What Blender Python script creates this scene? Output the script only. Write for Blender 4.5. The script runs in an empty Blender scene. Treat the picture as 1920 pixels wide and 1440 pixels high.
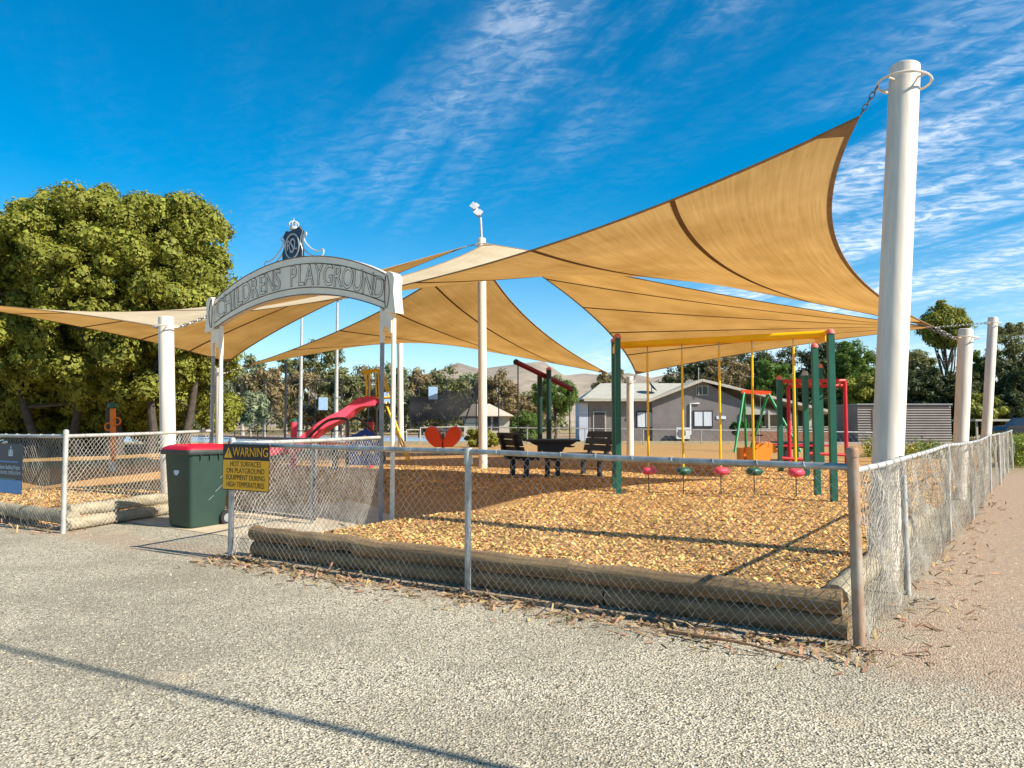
import bpy, math, random
import numpy as np
from mathutils import Vector, Matrix
random.seed(7); rng = np.random.default_rng(7)
S = bpy.context.scene
COL = S.collection
R = math.radians
# ------------------------------------------------------------------ camera
EYE = 1.30; F = 1450.0; PITCH = math.atan(78/1450)
cam = bpy.data.cameras.new('camera'); camo = bpy.data.objects.new('camera', cam); COL.objects.link(camo)
cam.sensor_fit = 'HORIZONTAL'; cam.sensor_width = 36; cam.lens = F/1920*36
cam.clip_start = .05; cam.clip_end = 6000
camo.location = (0, 0, EYE); camo.rotation_euler = (math.pi/2 + PITCH, 0, 0)
S.camera = camo
# ------------------------------------------------------------------ sun + sky
SUNH = Vector((.885, -.48)).normalized(); ELEV = R(38)
sd = bpy.data.lights.new('sun', 'SUN'); sd.energy = 5.0; sd.angle = R(.55); sd.color = (1, .94, .84)
so = bpy.data.objects.new('sun', sd); COL.objects.link(so)
SUN = Vector((SUNH.x*math.cos(ELEV), SUNH.y*math.cos(ELEV), math.sin(ELEV)))
so.rotation_euler = SUN.to_track_quat('Z', 'Y').to_euler()
W = bpy.data.worlds.new('World'); S.world = W; W.use_nodes = True
nt = W.node_tree; nt.nodes.clear()
def N(t, **k):
    n = nt.nodes.new(t)
    for a, b in k.items(): setattr(n, a, b)
    return n
def L(a, b): nt.links.new(a, b)
sky = N('ShaderNodeTexSky', sky_type='NISHITA', sun_disc=False)
sky.sun_elevation = ELEV; sky.sun_rotation = math.atan2(SUNH.x, SUNH.y)
sky.air_density = 1.0; sky.dust_density = .25; sky.ozone_density = 3.0; sky.altitude = 300
hs = N('ShaderNodeHueSaturation'); hs.inputs['Hue'].default_value = .490; hs.inputs['Saturation'].default_value = 1.52; hs.inputs['Value'].default_value = 1.05
L(sky.outputs[0], hs.inputs['Color'])
tc = N('ShaderNodeTexCoord'); sp = N('ShaderNodeSeparateXYZ'); L(tc.outputs['Generated'], sp.inputs[0])
def M(op, a, b=None, c=None):
    n = N('ShaderNodeMath', operation=op)
    for i, v in enumerate((a, b, c)):
        if v is None: continue
        if isinstance(v, (int, float)): n.inputs[i].default_value = v
        else: L(v, n.inputs[i])
    return n.outputs[0]
def RAMP(x, lo, hi):
    n = N('ShaderNodeMapRange', interpolation_type='SMOOTHSTEP')
    L(x, n.inputs[0]); n.inputs[1].default_value = lo; n.inputs[2].default_value = hi
    return n.outputs[0]
zc = M('MAXIMUM', sp.outputs[2], .02)
den = M('ADD', zc, .12)
cx = M('DIVIDE', sp.outputs[0], den); cy = M('DIVIDE', sp.outputs[1], den)
cv = N('ShaderNodeCombineXYZ'); L(cx, cv.inputs[0]); L(cy, cv.inputs[1])
def cloud(rot, sx, sy, scale, detail, rough, lo, hi, off=0, dist=0.0):
    m0 = N('ShaderNodeMapping'); m0.inputs['Rotation'].default_value = (0, 0, rot); L(cv.outputs[0], m0.inputs[0])
    mp = N('ShaderNodeMapping'); mp.inputs['Scale'].default_value = (sx, sy, 1); mp.inputs['Location'].default_value = (off, off*.7, 0)
    L(m0.outputs[0], mp.inputs[0])
    n = N('ShaderNodeTexNoise'); n.inputs['Scale'].default_value = scale; n.inputs['Detail'].default_value = detail
    n.inputs['Roughness'].default_value = rough; n.inputs['Distortion'].default_value = dist
    L(mp.outputs[0], n.inputs['Vector'])
    return RAMP(n.outputs[0], lo, hi)
streak = cloud(R(66), .42, 1.9, 1.7, 9, .6, .36, .70, 3.1, .35)
ripple = cloud(R(20), .9, 1.6, 17.0, 5, .62, .36, .66, 1.2, .6)
mask = cloud(R(66), .6, 1.2, 1.1, 4, .55, .30, .66, 5.3)
right = RAMP(M('ADD', cx, M('MULTIPLY', cy, .12)), .75, 1.35)
midd = M('MULTIPLY', RAMP(M('ABSOLUTE', M('ADD', M('ADD', cx, .02), M('MULTIPLY', M('SUBTRACT', cy, 1.75), .62))), .52, .08), RAMP(cy, 2.9, 1.7))
amt = M('MULTIPLY', streak, M('ADD', M('MULTIPLY', ripple, .80), .20))
amt = M('MULTIPLY', amt, M('MINIMUM', M('ADD', M('MULTIPLY', mask, .02), M('ADD', M('MULTIPLY', right, .8), M('MULTIPLY', midd, M('ADD', M('MULTIPLY', mask, .55), .12)))), 1.0))
veil = M('MULTIPLY', RAMP(sp.outputs[2], .26, .0), .20)
amt = M('MINIMUM', M('ADD', M('MULTIPLY', amt, 1.05), veil), .92)
mx = N('ShaderNodeMixRGB'); L(amt, mx.inputs[0]); L(hs.outputs[0], mx.inputs[1]); mx.inputs[2].default_value = (7.2, 7.6, 8.2, 1)
bg = N('ShaderNodeBackground'); bg.inputs['Strength'].default_value = .092
L(mx.outputs[0], bg.inputs['Color'])
wo = N('ShaderNodeOutputWorld'); L(bg.outputs[0], wo.inputs['Surface'])
S.view_settings.view_transform = 'Standard'; S.view_settings.look = 'None'
S.view_settings.exposure = 0.80; S.view_settings.gamma = 1.0
# ------------------------------------------------------------------ pixel helpers (directions only; depth comes from what a thing stands on)
def ray(px, py):
    xv = (px-960)/F; yv = (720-py)/F; c, s = math.cos(PITCH), math.sin(PITCH)
    return Vector((xv, c - yv*s, s + yv*c))
def at(px, py, Y):
    r = ray(px, py); return Vector((0, 0, EYE)) + r*(Y/r.y)
def G(px, py, z=0.0):
    r = ray(px, py); return Vector((0, 0, EYE)) + r*((z-EYE)/r.z)
A = R(33.3); VV = Vector((math.sin(A), math.cos(A))); UU = Vector((-math.cos(A), math.sin(A)))
C0 = G(1612, 1215).xy
def uv(u, v, z=0.0):
    p = C0 + UU*u + VV*v; return Vector((p.x, p.y, z))
def touv(x, y):
    d = Vector((x, y)) - C0; return d.dot(UU), d.dot(VV)
def sstep(x, a, b):
    t = min(1, max(0, (x-a)/(b-a))); return t*t*(3-2*t)
def hm(x, y):                      # height of the bark mulch bed
    u, v = touv(x, y)
    side = max(0.0, 5.75-u, u-9.9)
    f = max(sstep(side, 0, .5), sstep(v, 2.6, 6.5))
    return .012 + (.16 + .0068*max(0, v))*f + .02*math.sin(u*1.3+v*.7)*math.cos(v*1.1-u*.4)*f
# ------------------------------------------------------------------ materials
MATS = {}
def srgb(h):
    c = [int(h[i:i+2], 16)/255 for i in (0, 2, 4)]
    return tuple((x/12.92 if x <= .04045 else ((x+.055)/1.055)**2.4) for x in c) + (1,)
def mat(name, col, rough=.6, metal=0.0, var=.15, scale=6.0, bump=0.0, bscale=40.0, col2=None, spec=.4, transl=None, island=0.0, stretch=None, coat=0.0, grain=None):
    if name in MATS: return MATS[name]
    m = bpy.data.materials.new(name); m.use_nodes = True; t = m.node_tree; t.nodes.clear()
    def n(ty): return t.nodes.new(ty)
    out = n('ShaderNodeOutputMaterial'); b = n('ShaderNodeBsdfPrincipled')
    b.inputs['Roughness'].default_value = rough; b.inputs['Metallic'].default_value = metal
    b.inputs['Specular IOR Level'].default_value = spec; b.inputs['Coat Weight'].default_value = coat
    c = tuple(col) if len(col) == 4 else tuple(col)+(1,)
    tcn = n('ShaderNodeTexCoord'); mp = n('ShaderNodeMapping'); t.links.new(tcn.outputs['Object'], mp.inputs[0])
    if stretch: mp.inputs['Scale'].default_value = stretch
    if grain is not None: mp.vector_type = 'TEXTURE'; mp.inputs['Rotation'].default_value = (0, 0, grain); mp.inputs['Scale'].default_value = (14, 1, 1)
    no = n('ShaderNodeTexNoise'); no.inputs['Scale'].default_value = scale; no.inputs['Detail'].default_value = 6; no.inputs['Roughness'].default_value = .65
    t.links.new(mp.outputs[0], no.inputs['Vector'])
    rp = n('ShaderNodeValToRGB'); rp.color_ramp.elements[0].position = .3; rp.color_ramp.elements[1].position = .7
    if col2 is None: col2 = tuple(max(0, x*(1-var*1.6)) for x in c[:3])
    c2 = tuple(col2)[:3]+(1,)
    c1 = tuple(min(1, x*(1+var*.5)) for x in c[:3])+(1,)
    rp.color_ramp.elements[0].color = c2; rp.color_ramp.elements[1].color = c1
    t.links.new(no.outputs[0], rp.inputs[0]); colout = rp.outputs[0]
    if island > 0:
        g = n('ShaderNodeNewGeometry'); h = n('ShaderNodeHueSaturation')
        mr = n('ShaderNodeMapRange'); mr.inputs[3].default_value = 1-island; mr.inputs[4].default_value = 1+island
        t.links.new(g.outputs['Random Per Island'], mr.inputs[0]); t.links.new(mr.outputs[0], h.inputs['Value'])
        mr2 = n('ShaderNodeMapRange'); mr2.inputs[3].default_value = .5-island*.05; mr2.inputs[4].default_value = .5+island*.05
        ml = n('ShaderNodeMath'); ml.operation = 'FRACT'; ms = n('ShaderNodeMath'); ms.operation = 'MULTIPLY'; ms.inputs[1].default_value = 7.31
        t.links.new(g.outputs['Random Per Island'], ms.inputs[0]); t.links.new(ms.outputs[0], ml.inputs[0]); t.links.new(ml.outputs[0], mr2.inputs[0]); t.links.new(mr2.outputs[0], h.inputs['Hue'])
        t.links.new(colout, h.inputs['Color']); colout = h.outputs[0]
    t.links.new(colout, b.inputs['Base Color'])
    if bump:
        nb = n('ShaderNodeTexNoise'); nb.inputs['Scale'].default_value = bscale; nb.inputs['Detail'].default_value = 5
        t.links.new(mp.outputs[0], nb.inputs['Vector'])
        bp = n('ShaderNodeBump'); bp.inputs['Strength'].default_value = bump; bp.inputs['Distance'].default_value = .02
        t.links.new(nb.outputs[0], bp.inputs['Height']); t.links.new(bp.outputs[0], b.inputs['Normal'])
    sh = b.outputs[0]
    if transl:
        tr = n('ShaderNodeBsdfTranslucent'); tr.inputs[0].default_value = tuple(transl[:3])+(1,)
        mxs = n('ShaderNodeMixShader'); mxs.inputs[0].default_value = transl[3]
        t.links.new(sh, mxs.inputs[1]); t.links.new(tr.outputs[0], mxs.inputs[2]); sh = mxs.outputs[0]
    t.links.new(sh, out.inputs['Surface'])
    MATS[name] = m; return m
def node_mat(name, build):
    m = bpy.data.materials.new(name); m.use_nodes = True; t = m.node_tree; t.nodes.clear(); build(t); MATS[name] = m; return m
CREAM = mat('cream_paint', (.77, .675, .55), .45, var=.16, scale=3.0, bump=.05, bscale=9, stretch=(3, 3, .35))
GALV = mat('galvanised', (.43, .44, .43), .42, .55, var=.28, scale=9, bump=.05)
GALVW = mat('galvanised_pale', (.52, .50, .45), .5, .25, var=.2, scale=9, bump=.05)
RUST = mat('rusty_galvanised', (.40, .36, .29), .65, .25, scale=4, col2=(.28, .13, .055), bump=.1, stretch=(2, 2, .8))
WIRE = mat('galvanised_wire', (.48, .47, .44), .5, .4, var=.3, scale=5)
WIREW = mat('weathered_wire', (.60, .56, .48), .6, .2, var=.3, scale=5)
NET = mat('old_netting', (.40, .36, .29), .7, .0, var=.3, scale=5)
ARCHP = mat('arch_paint', (.89, .78, .61), .45, var=.10, scale=2.5, bump=.03)
CHAIN = mat('chain_steel', (.33, .31, .29), .35, .85, var=.2)
GREENP = mat('green_paint', srgb('1f5a48'), .38, var=.14, scale=3)
YEL = mat('yellow_paint', srgb('f2bd08'), .35, var=.08, scale=3)
REDP = mat('red_paint', srgb('b8202c'), .38, var=.12, scale=3)
PINK = mat('faded_red_plastic', srgb('df4660'), .45, var=.14, scale=2)
CAPR = mat('faded_cap', srgb('d9756c'), .6, var=.15)
ORANGE = mat('orange_plastic', srgb('e2470c'), .42, var=.1, scale=2)
ORANGE2 = mat('amber_plastic', srgb('e8902c'), .5, var=.1, scale=2)
BLUE = mat('blue_plastic', srgb('15459c'), .45, var=.1)
BLACKP = mat('black_recycled_plastic', (.022, .021, .022), .55, var=.3, bump=.06)
BRONZE = mat('bronze_tube', (.10, .08, .075), .4, .2, var=.2)
DARKM = mat('dark_metal', (.03, .03, .032), .5, .3, var=.2)
LOG = mat('treated_pine', (.33, .215, .10), .8, scale=16, col2=(.13, .08, .038), bump=.8, bscale=30, grain=math.pi-A)
LOGW = mat('weathered_log', (.44, .37, .24), .85, scale=16, col2=(.22, .18, .115), bump=.6, bscale=30, grain=math.pi/2-A)
CONC = mat('concrete', (.58, .46, .30), .9, var=.22, scale=1.6, bump=.15, bscale=60)
BINM = mat('bin_plastic', srgb('2d443b'), .48, var=.12, scale=3, bump=.03, bscale=120)
LIDM = mat('lid_plastic', srgb('c2142c'), .42, var=.1)
RUB = mat('black_rubber', (.02, .02, .02), .8, var=.2)
SGNY = mat('sign_yellow', srgb('ffb510'), .45, var=.05)
SGNB = mat('sign_dark', srgb('2a1a12'), .5, var=.1)
SGNW = mat('sign_white', srgb('cdd5da'), .5, var=.05)
NAVY = mat('sign_navy', srgb('232c3e'), .45, var=.08)
SBLUE = mat('sign_blue', srgb('4d8cc4'), .45, var=.08)
LETTER = mat('sign_letter_edge', srgb('5a4234'), .7, var=.25, scale=20)
SHIELD = mat('emblem_slate', srgb('46525e'), .4, .4, var=.3, scale=8)
STEEL = mat('bare_steel', (.5, .5, .48), .35, .8, var=.3)
BARK = mat('bark', (.085, .066, .05), .9, var=.35, scale=6, bump=.6, bscale=18)
BARKP = mat('pale_bark', (.42, .37, .31), .85, var=.35, scale=5, bump=.4, bscale=12)
SEAM = mat('sail_seam', (.16, .085, .035), .8, var=.2)
HEM = mat('sail_hem', (.30, .20, .11), .8, var=.2)
# ------------------------------------------------------------------ mesh builder
ROOT = {}
class MB:
    def __init__(s): s.v = []; s.f = []
    def add(s, vs, fs):
        o = len(s.v); s.v += [tuple(p) for p in vs]; s.f += [tuple(i+o for i in f) for f in fs]; return s
    def box(s, c, size, M3=None):
        hx, hy, hz = size[0]/2, size[1]/2, size[2]/2; c = Vector(c)
        P = [Vector((x, y, z)) for x in (-hx, hx) for y in (-hy, hy) for z in (-hz, hz)]
        if M3: P = [M3 @ p for p in P]
        return s.add([p+c for p in P], [(0,1,3,2),(4,6,7,5),(0,4,5,1),(2,3,7,6),(0,2,6,4),(1,5,7,3)])
    def bar(s, a, b, w, t, up=(0, 0, 1)):          # box beam from a to b, w across, t along up
        a, b = Vector(a), Vector(b); d = b-a; l = d.length; d = d/l; up = Vector(up)
        x = d.cross(up)
        if x.length < 1e-4: x = d.cross(Vector((1, 0, 0)))
        x.normalize(); z = x.cross(d)
        return s.box((a+b)/2, (w, l, t), Matrix((x, d, z)).transposed())
    def tube(s, pts, r, n=8, cap=True, closed=False):
        pts = [Vector(p) for p in pts]; m = len(pts); rs = [r]*m if isinstance(r, (int, float)) else list(r)
        vs = []; nrm = None
        for i in range(m):
            if closed: d = pts[(i+1) % m]-pts[i-1]
            else: d = pts[min(i+1, m-1)]-pts[max(i-1, 0)]
            d.normalize()
            if nrm is None:
                nrm = d.cross(Vector((0, 0, 1)));
                if nrm.length < .05: nrm = d.cross(Vector((0, 1, 0)))
            else: nrm = nrm - d*nrm.dot(d)
            nrm.normalize(); b = d.cross(nrm)
            for k in range(n):
                a = 2*math.pi*k/n; vs.append(pts[i] + (nrm*math.cos(a)+b*math.sin(a))*rs[i])
        fs = []
        for i in range(m if closed else m-1):
            for k in range(n):
                i2 = (i+1) % m; fs.append((i*n+k, i*n+(k+1) % n, i2*n+(k+1) % n, i2*n+k))
        if cap and not closed: fs += [tuple(range(n-1, -1, -1)), tuple((m-1)*n+k for k in range(n))]
        return s.add(vs, fs)
    def lathe(s, c, prof, n=20, axis=None):        # prof: (radius, height)
        c = Vector(c); Q = Vector((0, 0, 1)).rotation_difference(Vector(axis)).to_matrix() if axis else Matrix.Identity(3)
        vs = []; fs = []
        for r, z in prof:
            for k in range(n):
                a = 2*math.pi*k/n; vs.append(c + Q @ Vector((r*math.cos(a), r*math.sin(a), z)))
        for i in range(len(prof)-1):
            for k in range(n): fs.append((i*n+k, i*n+(k+1) % n, (i+1)*n+(k+1) % n, (i+1)*n+k))
        fs += [tuple(range(n-1, -1, -1)), tuple((len(prof)-1)*n+k for k in range(n))]
        return s.add(vs, fs)
    def ring(s, c, R_, r, axis=(0, 0, 1), n=24, m=6, sq=1.0, xdir=None):
        Q = Vector((0, 0, 1)).rotation_difference(Vector(axis)).to_matrix(); c = Vector(c)
        if xdir is not None:
            z = Vector(axis).normalized(); x = (Vector(xdir)-z*Vector(xdir).dot(z)).normalized(); Q = Matrix((x, z.cross(x), z)).transposed()
        return s.tube([c+Q @ Vector((R_*math.cos(2*math.pi*k/n), R_*sq*math.sin(2*math.pi*k/n), 0)) for k in range(n)], r, m, closed=True)
    def prism(s, poly, o, x, y, t):                # 2D outline in plane (o, x, y) thickened along x cross y by t
        o, x, y = Vector(o), Vector(x), Vector(y); nz = x.cross(y).normalized()
        n = len(poly); a = [o+x*p[0]+y*p[1] for p in poly]; b = [p+nz*t for p in a]
        fs = [tuple(range(n-1, -1, -1)), tuple(range(n, 2*n))] + [(i, (i+1) % n, n+(i+1) % n, n+i) for i in range(n)]
        return s.add(a+b, fs)
    def build(s, name, m, parent=None, smooth=False, kind=None, tri=False):
        org = ROOT.get(parent.name, Vector((0, 0, 0))) if parent else Vector((0, 0, 0))
        me = bpy.data.meshes.new(name); me.from_pydata([tuple(Vector(v)-org) for v in s.v], [], s.f); me.materials.append(m)
        if smooth:
            me.polygons.foreach_set('use_smooth', [True]*len(me.polygons))
            me.set_sharp_from_angle(angle=R(40))
        me.update()
        o = bpy.data.objects.new(name, me); COL.objects.link(o)
        if parent: o.parent = parent; ROOT[o.name] = org
        if kind: o['kind'] = kind
        return o
def npmesh(name, V, Fq, m, parent=None, kind=None):  # big quad meshes from numpy arrays
    org = ROOT.get(parent.name, Vector((0, 0, 0))) if parent else Vector((0, 0, 0))
    V = np.asarray(V, dtype=np.float32) - np.array(org, dtype=np.float32); k = Fq.shape[1]
    me = bpy.data.meshes.new(name); me.vertices.add(len(V)); me.vertices.foreach_set('co', V.ravel())
    me.loops.add(Fq.size); me.loops.foreach_set('vertex_index', Fq.ravel().astype(np.int32))
    me.polygons.add(len(Fq)); me.polygons.foreach_set('loop_start', np.arange(0, Fq.size, k, dtype=np.int32)); me.polygons.foreach_set('loop_total', np.full(len(Fq), k, dtype=np.int32))
    me.materials.append(m); me.update(calc_edges=True); me.validate()
    o = bpy.data.objects.new(name, me); COL.objects.link(o)
    if parent: o.parent = parent; ROOT[o.name] = org
    if kind: o['kind'] = kind
    return o
def thing(name, loc, label, cat, group=None):
    o = bpy.data.objects.new(name, None); COL.objects.link(o); o.location = loc; o.empty_display_size = .1
    ROOT[o.name] = Vector(loc); return tag(o, label, cat, group)
def tag(o, label, cat, group=None):
    o['label'] = label; o['category'] = cat
    if group: o['group'] = group
    return o
def struct(o): o['kind'] = 'structure'; return o
def copy_tree(o, loc=None, parent=None):
    c = o.copy(); COL.objects.link(c)
    if parent: c.parent = parent
    if loc is not None: c.location = loc
    for ch in o.children: copy_tree(ch, None, c)
    return c
def text_geo(body, size, outline=0.0, thick=.002, narrow=1.0):
    cu = bpy.data.curves.new('t', 'FONT'); cu.body = body; cu.size = size; cu.align_x = 'CENTER'; cu.align_y = 'CENTER'
    if outline: cu.fill_mode = 'NONE'; cu.bevel_depth = outline; cu.bevel_resolution = 0; cu.resolution_u = 4
    else: cu.extrude = thick; cu.resolution_u = 3
    o = bpy.data.objects.new('t', cu); COL.objects.link(o)
    dg = bpy.context.evaluated_depsgraph_get(); me = o.evaluated_get(dg).to_mesh()
    vs = [Vector((v.co.x*narrow, v.co.y, v.co.z)) for v in me.vertices]; fs = [tuple(p.vertices) for p in me.polygons]
    o.evaluated_get(dg).to_mesh_clear(); bpy.data.objects.remove(o); bpy.data.curves.remove(cu)
    return vs, fs
def place_text(mb, geo, o, x, y):
    o, x, y = Vector(o), Vector(x).normalized(), Vector(y).normalized(); n = x.cross(y)
    mb.add([o+x*v.x+y*v.y+n*v.z for v in geo[0]], geo[1])
# ------------------------------------------------------------------ ground
def ground_nodes(t):
    n = lambda ty: t.nodes.new(ty)
    out = n('ShaderNodeOutputMaterial'); b = n('ShaderNodeBsdfPrincipled'); b.inputs['Roughness'].default_value = .92; b.inputs['Specular IOR Level'].default_value = .2
    tcn = n('ShaderNodeTexCoord'); co = tcn.outputs['Object']
    def noise(sc, det=6, ro=.6):
        k = n('ShaderNodeTexNoise'); k.inputs['Scale'].default_value = sc; k.inputs['Detail'].default_value = det; k.inputs['Roughness'].default_value = ro
        t.links.new(co, k.inputs['Vector']); return k.outputs[0]
    def ramp(x, cols):
        k = n('ShaderNodeValToRGB'); e = k.color_ramp.elements
        while len(e) < len(cols): e.new(.5)
        for i, (p, c) in enumerate(cols): e[i].position = p; e[i].color = tuple(c)+(1,)
        t.links.new(x, k.inputs[0]); return k.outputs[0]
    def mth(op, a, b_=None):
        k = n('ShaderNodeMath'); k.operation = op
        for i, v in enumerate((a, b_)):
            if v is None: continue
            if isinstance(v, (int, float)): k.inputs[i].default_value = v
            else: t.links.new(v, k.inputs[i])
        return k.outputs[0]
    def smooth(x, lo, hi):
        k = n('ShaderNodeMapRange'); k.interpolation_type = 'SMOOTHSTEP'; t.links.new(x, k.inputs[0]); k.inputs[1].default_value = lo; k.inputs[2].default_value = hi; return k.outputs[0]
    def mix(f, a, b_):
        k = n('ShaderNodeMixRGB'); t.links.new(f, k.inputs[0]); t.links.new(a, k.inputs[1]); t.links.new(b_, k.inputs[2]); return k.outputs[0]
    vor = n('ShaderNodeTexVoronoi'); vor.inputs['Scale'].default_value = 95; t.links.new(co, vor.inputs['Vector'])
    sx = n('ShaderNodeSeparateColor'); t.links.new(vor.outputs['Color'], sx.inputs[0])
    grav = ramp(sx.outputs[0], [(.0, (.075, .063, .045)), (.3, (.31, .265, .185)), (.65, (.49, .425, .30)), (1.0, (.70, .62, .47))])
    big = smooth(noise(.55, 5), .40, .66)
    grav = mix(mth('MULTIPLY', big, .8), grav, ramp(sx.outputs[1], [(.0, (.13, .11, .078)), (1.0, (.40, .345, .24))]))
    sand = smooth(noise(.9, 4), .60, .74)
    grav = mix(mth('MULTIPLY', sand, .75), grav, ramp(noise(30), [(.3, (.42, .32, .20)), (.7, (.58, .45, .30))]))
    dirt = ramp(noise(22, 8, .7), [(.28, (.21, .14, .095)), (.5, (.385, .275, .185)), (.75, (.55, .425, .30))])
    road = ramp(sx.outputs[2], [(.0, (.14, .115, .10)), (.5, (.30, .25, .22)), (1.0, (.46, .40, .35))])
    dry = ramp(noise(3.5, 8, .7), [(.3, (.22, .15, .07)), (.7, (.42, .33, .17))])
    sep = n('ShaderNodeSeparateXYZ'); t.links.new(co, sep.inputs[0])
    # fence coordinates: u along the front fence, v along the road fence
    ux = mth('ADD', mth('MULTIPLY', mth('SUBTRACT', sep.outputs[0], C0.x), UU.x), mth('MULTIPLY', mth('SUBTRACT', sep.outputs[1], C0.y), UU.y))
    vy = mth('ADD', mth('MULTIPLY', mth('SUBTRACT', sep.outputs[0], C0.x), VV.x), mth('MULTIPLY', mth('SUBTRACT', sep.outputs[1], C0.y), VV.y))
    wob = mth('MULTIPLY', mth('SUBTRACT', noise(1.3, 8, .75), .5), 1.9)
    uw = mth('ADD', ux, wob)
    isd = smooth(uw, .05, -.25)                 # dirt strip past the fence corner
    isr = smooth(mth('ADD', ux, mth('MULTIPLY', wob, .6)), -.75, -1.25)
    vfar = smooth(mth('ADD', vy, wob), -.9, -.2)
    isd2 = mth('MULTIPLY', isd, smooth(mth('ADD', vy, wob), -.75, -.15))
    lit = mth('MULTIPLY', smooth(mth('ABSOLUTE', mth('ADD', vy, mth('MULTIPLY', wob, .35))), .42, .12), .6)
    c = mix(lit, grav, dirt)
    c = mix(isd2, c, dirt)
    c = mix(mth('MULTIPLY', isr, smooth(mth('ADD', vy, wob), -1.6, -.2)), c, road)
    far = smooth(sep.outputs[1], 19, 24)
    isgr = mth('MULTIPLY', far, smooth(ux, -4.2, -3.4))
    c = mix(isgr, c, dry)
    t.links.new(c, b.inputs['Base Color'])
    bp = n('ShaderNodeBump'); bp.inputs['Strength'].default_value = .8; bp.inputs['Distance'].default_value = .012
    t.links.new(vor.outputs['Distance'], bp.inputs['Height']); t.links.new(bp.outputs[0], b.inputs['Normal'])
    t.links.new(b.outputs[0], out.inputs[0])
GROUND = node_mat('gravel_ground', ground_nodes)
def gz(x, y): return .32*sstep(y, 27, 42)
xs = np.concatenate([np.linspace(-2500, -120, 12), np.linspace(-100, 100, 60), np.linspace(120, 2500, 12)])
ys = np.concatenate([np.linspace(-400, -10, 6), np.linspace(-5, 70, 60), np.linspace(80, 3500, 14)])
b = MB(); b.v = [(x, y, gz(x, y)) for y in ys for x in xs]; nx = len(xs)
b.f = [(j*nx+i, j*nx+i+1, (j+1)*nx+i+1, (j+1)*nx+i) for j in range(len(ys)-1) for i in range(nx-1)]
struct(b.build('ground', GROUND, smooth=True))
# distant bare hills
b = MB(); hxs = np.linspace(-1500, 1500, 110); rows = [(650, 0), (760, .35), (880, .75), (1000, 1.0), (1150, .8), (1300, 0)]
for Y, k in rows:
    for x in hxs:
        h = 62 + 14*math.sin(x*.006+1.0) + 9*math.sin(x*.017+2) + 4*math.sin(x*.05) + 3*math.sin(x*.11+Y*.01)
        b.v.append((x, Y + 20*math.sin(x*.02), -1 + k*h + (3*math.sin(x*.07+Y*.05) if k else 0)))
nh = len(hxs); b.f = [(j*nh+i, j*nh+i+1, (j+1)*nh+i+1, (j+1)*nh+i) for j in range(len(rows)-1) for i in range(nh-1)]
struct(b.build('hills', mat('dry_hillside', (.34, .265, .195), .95, scale=.045, col2=(.19, .16, .115)), smooth=True))
# bark mulch bed
MULCH = mat('bark_mulch', (.58, .34, .11), .9, scale=42, col2=(.20, .085, .02), bump=.8, bscale=70)
CHIP = mat('bark_chip', (.70, .42, .145), .85, var=.28, scale=.9, island=.62)
us = np.concatenate([np.arange(.12, 14, .22), np.arange(14.2, 27, .8)]); vs_ = np.concatenate([np.arange(.16, 14, .22), np.arange(14.2, 33.5, .8)])
def in_bed(u, v): return not (5.7 < u < 9.75 and v < 2.75)
b = MB(); idx = {}
for j, v in enumerate(vs_):
    for i, u in enumerate(us):
        p = uv(u, v); idx[i, j] = len(b.v); b.v.append((p.x, p.y, hm(p.x, p.y)))
for j in range(len(vs_)-1):
    for i in range(len(us)-1):
        if in_bed((us[i]+us[i+1])/2, (vs_[j]+vs_[j+1])/2): b.f.append((idx[i, j], idx[i, j+1], idx[i+1, j+1], idx[i+1, j]))
struct(b.build('mulch_bed', MULCH, smooth=True))
# concrete path from the gate towards the table
pl = [uv(7.75, .9), uv(7.7, 1.7), uv(7.5, 2.6), uv(7.1, 3.2), uv(6.7, 3.8)]
def on_path(x, y):
    q = Vector((x, y)); best = 9
    for a, c in zip(pl[:-1], pl[1:]):
        a2, c2 = a.xy, c.xy; d = c2-a2; t_ = min(1, max(0, (q-a2).dot(d)/d.length_squared)); best = min(best, (q-a2-d*t_).length)
    return best
def smoothline(P, k=8):
    out = []
    for i in range(len(P)-1):
        p0, p1, p2, p3 = P[max(i-1, 0)], P[i], P[i+1], P[min(i+2, len(P)-1)]
        for j in range(k):
            t_ = j/k; out.append(.5*((2*p1)+(p2-p0)*t_+(2*p0-5*p1+4*p2-p3)*t_*t_+(3*p1-p0-3*p2+p3)*t_**3))
    return out+[P[-1]]
b = MB(); line = smoothline(pl, 10)
for i, p in enumerate(line):
    d = (line[min(i+1, len(line)-1)]-line[max(i-1, 0)]).normalized(); nn = Vector((-d.y, d.x, 0)); w = 1.62+.3*sstep(i, 8, 24)-.5*sstep(i, 30, 40)
    for k in (-1, -.5, 0, .5, 1):
        q = p+nn*w*k; b.v.append((q.x, q.y, .005+max(0, hm(q.x, q.y)+.012-.05*sstep(i, 30, 40)-.02*(abs(k) == 1))*sstep(i, 1, 12)))
for i in range(len(line)-1):
    for k in range(4): b.f.append((i*5+k, i*5+k+1, (i+1)*5+k+1, (i+1)*5+k))
struct(b.build('path', CONC, smooth=True))
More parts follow.
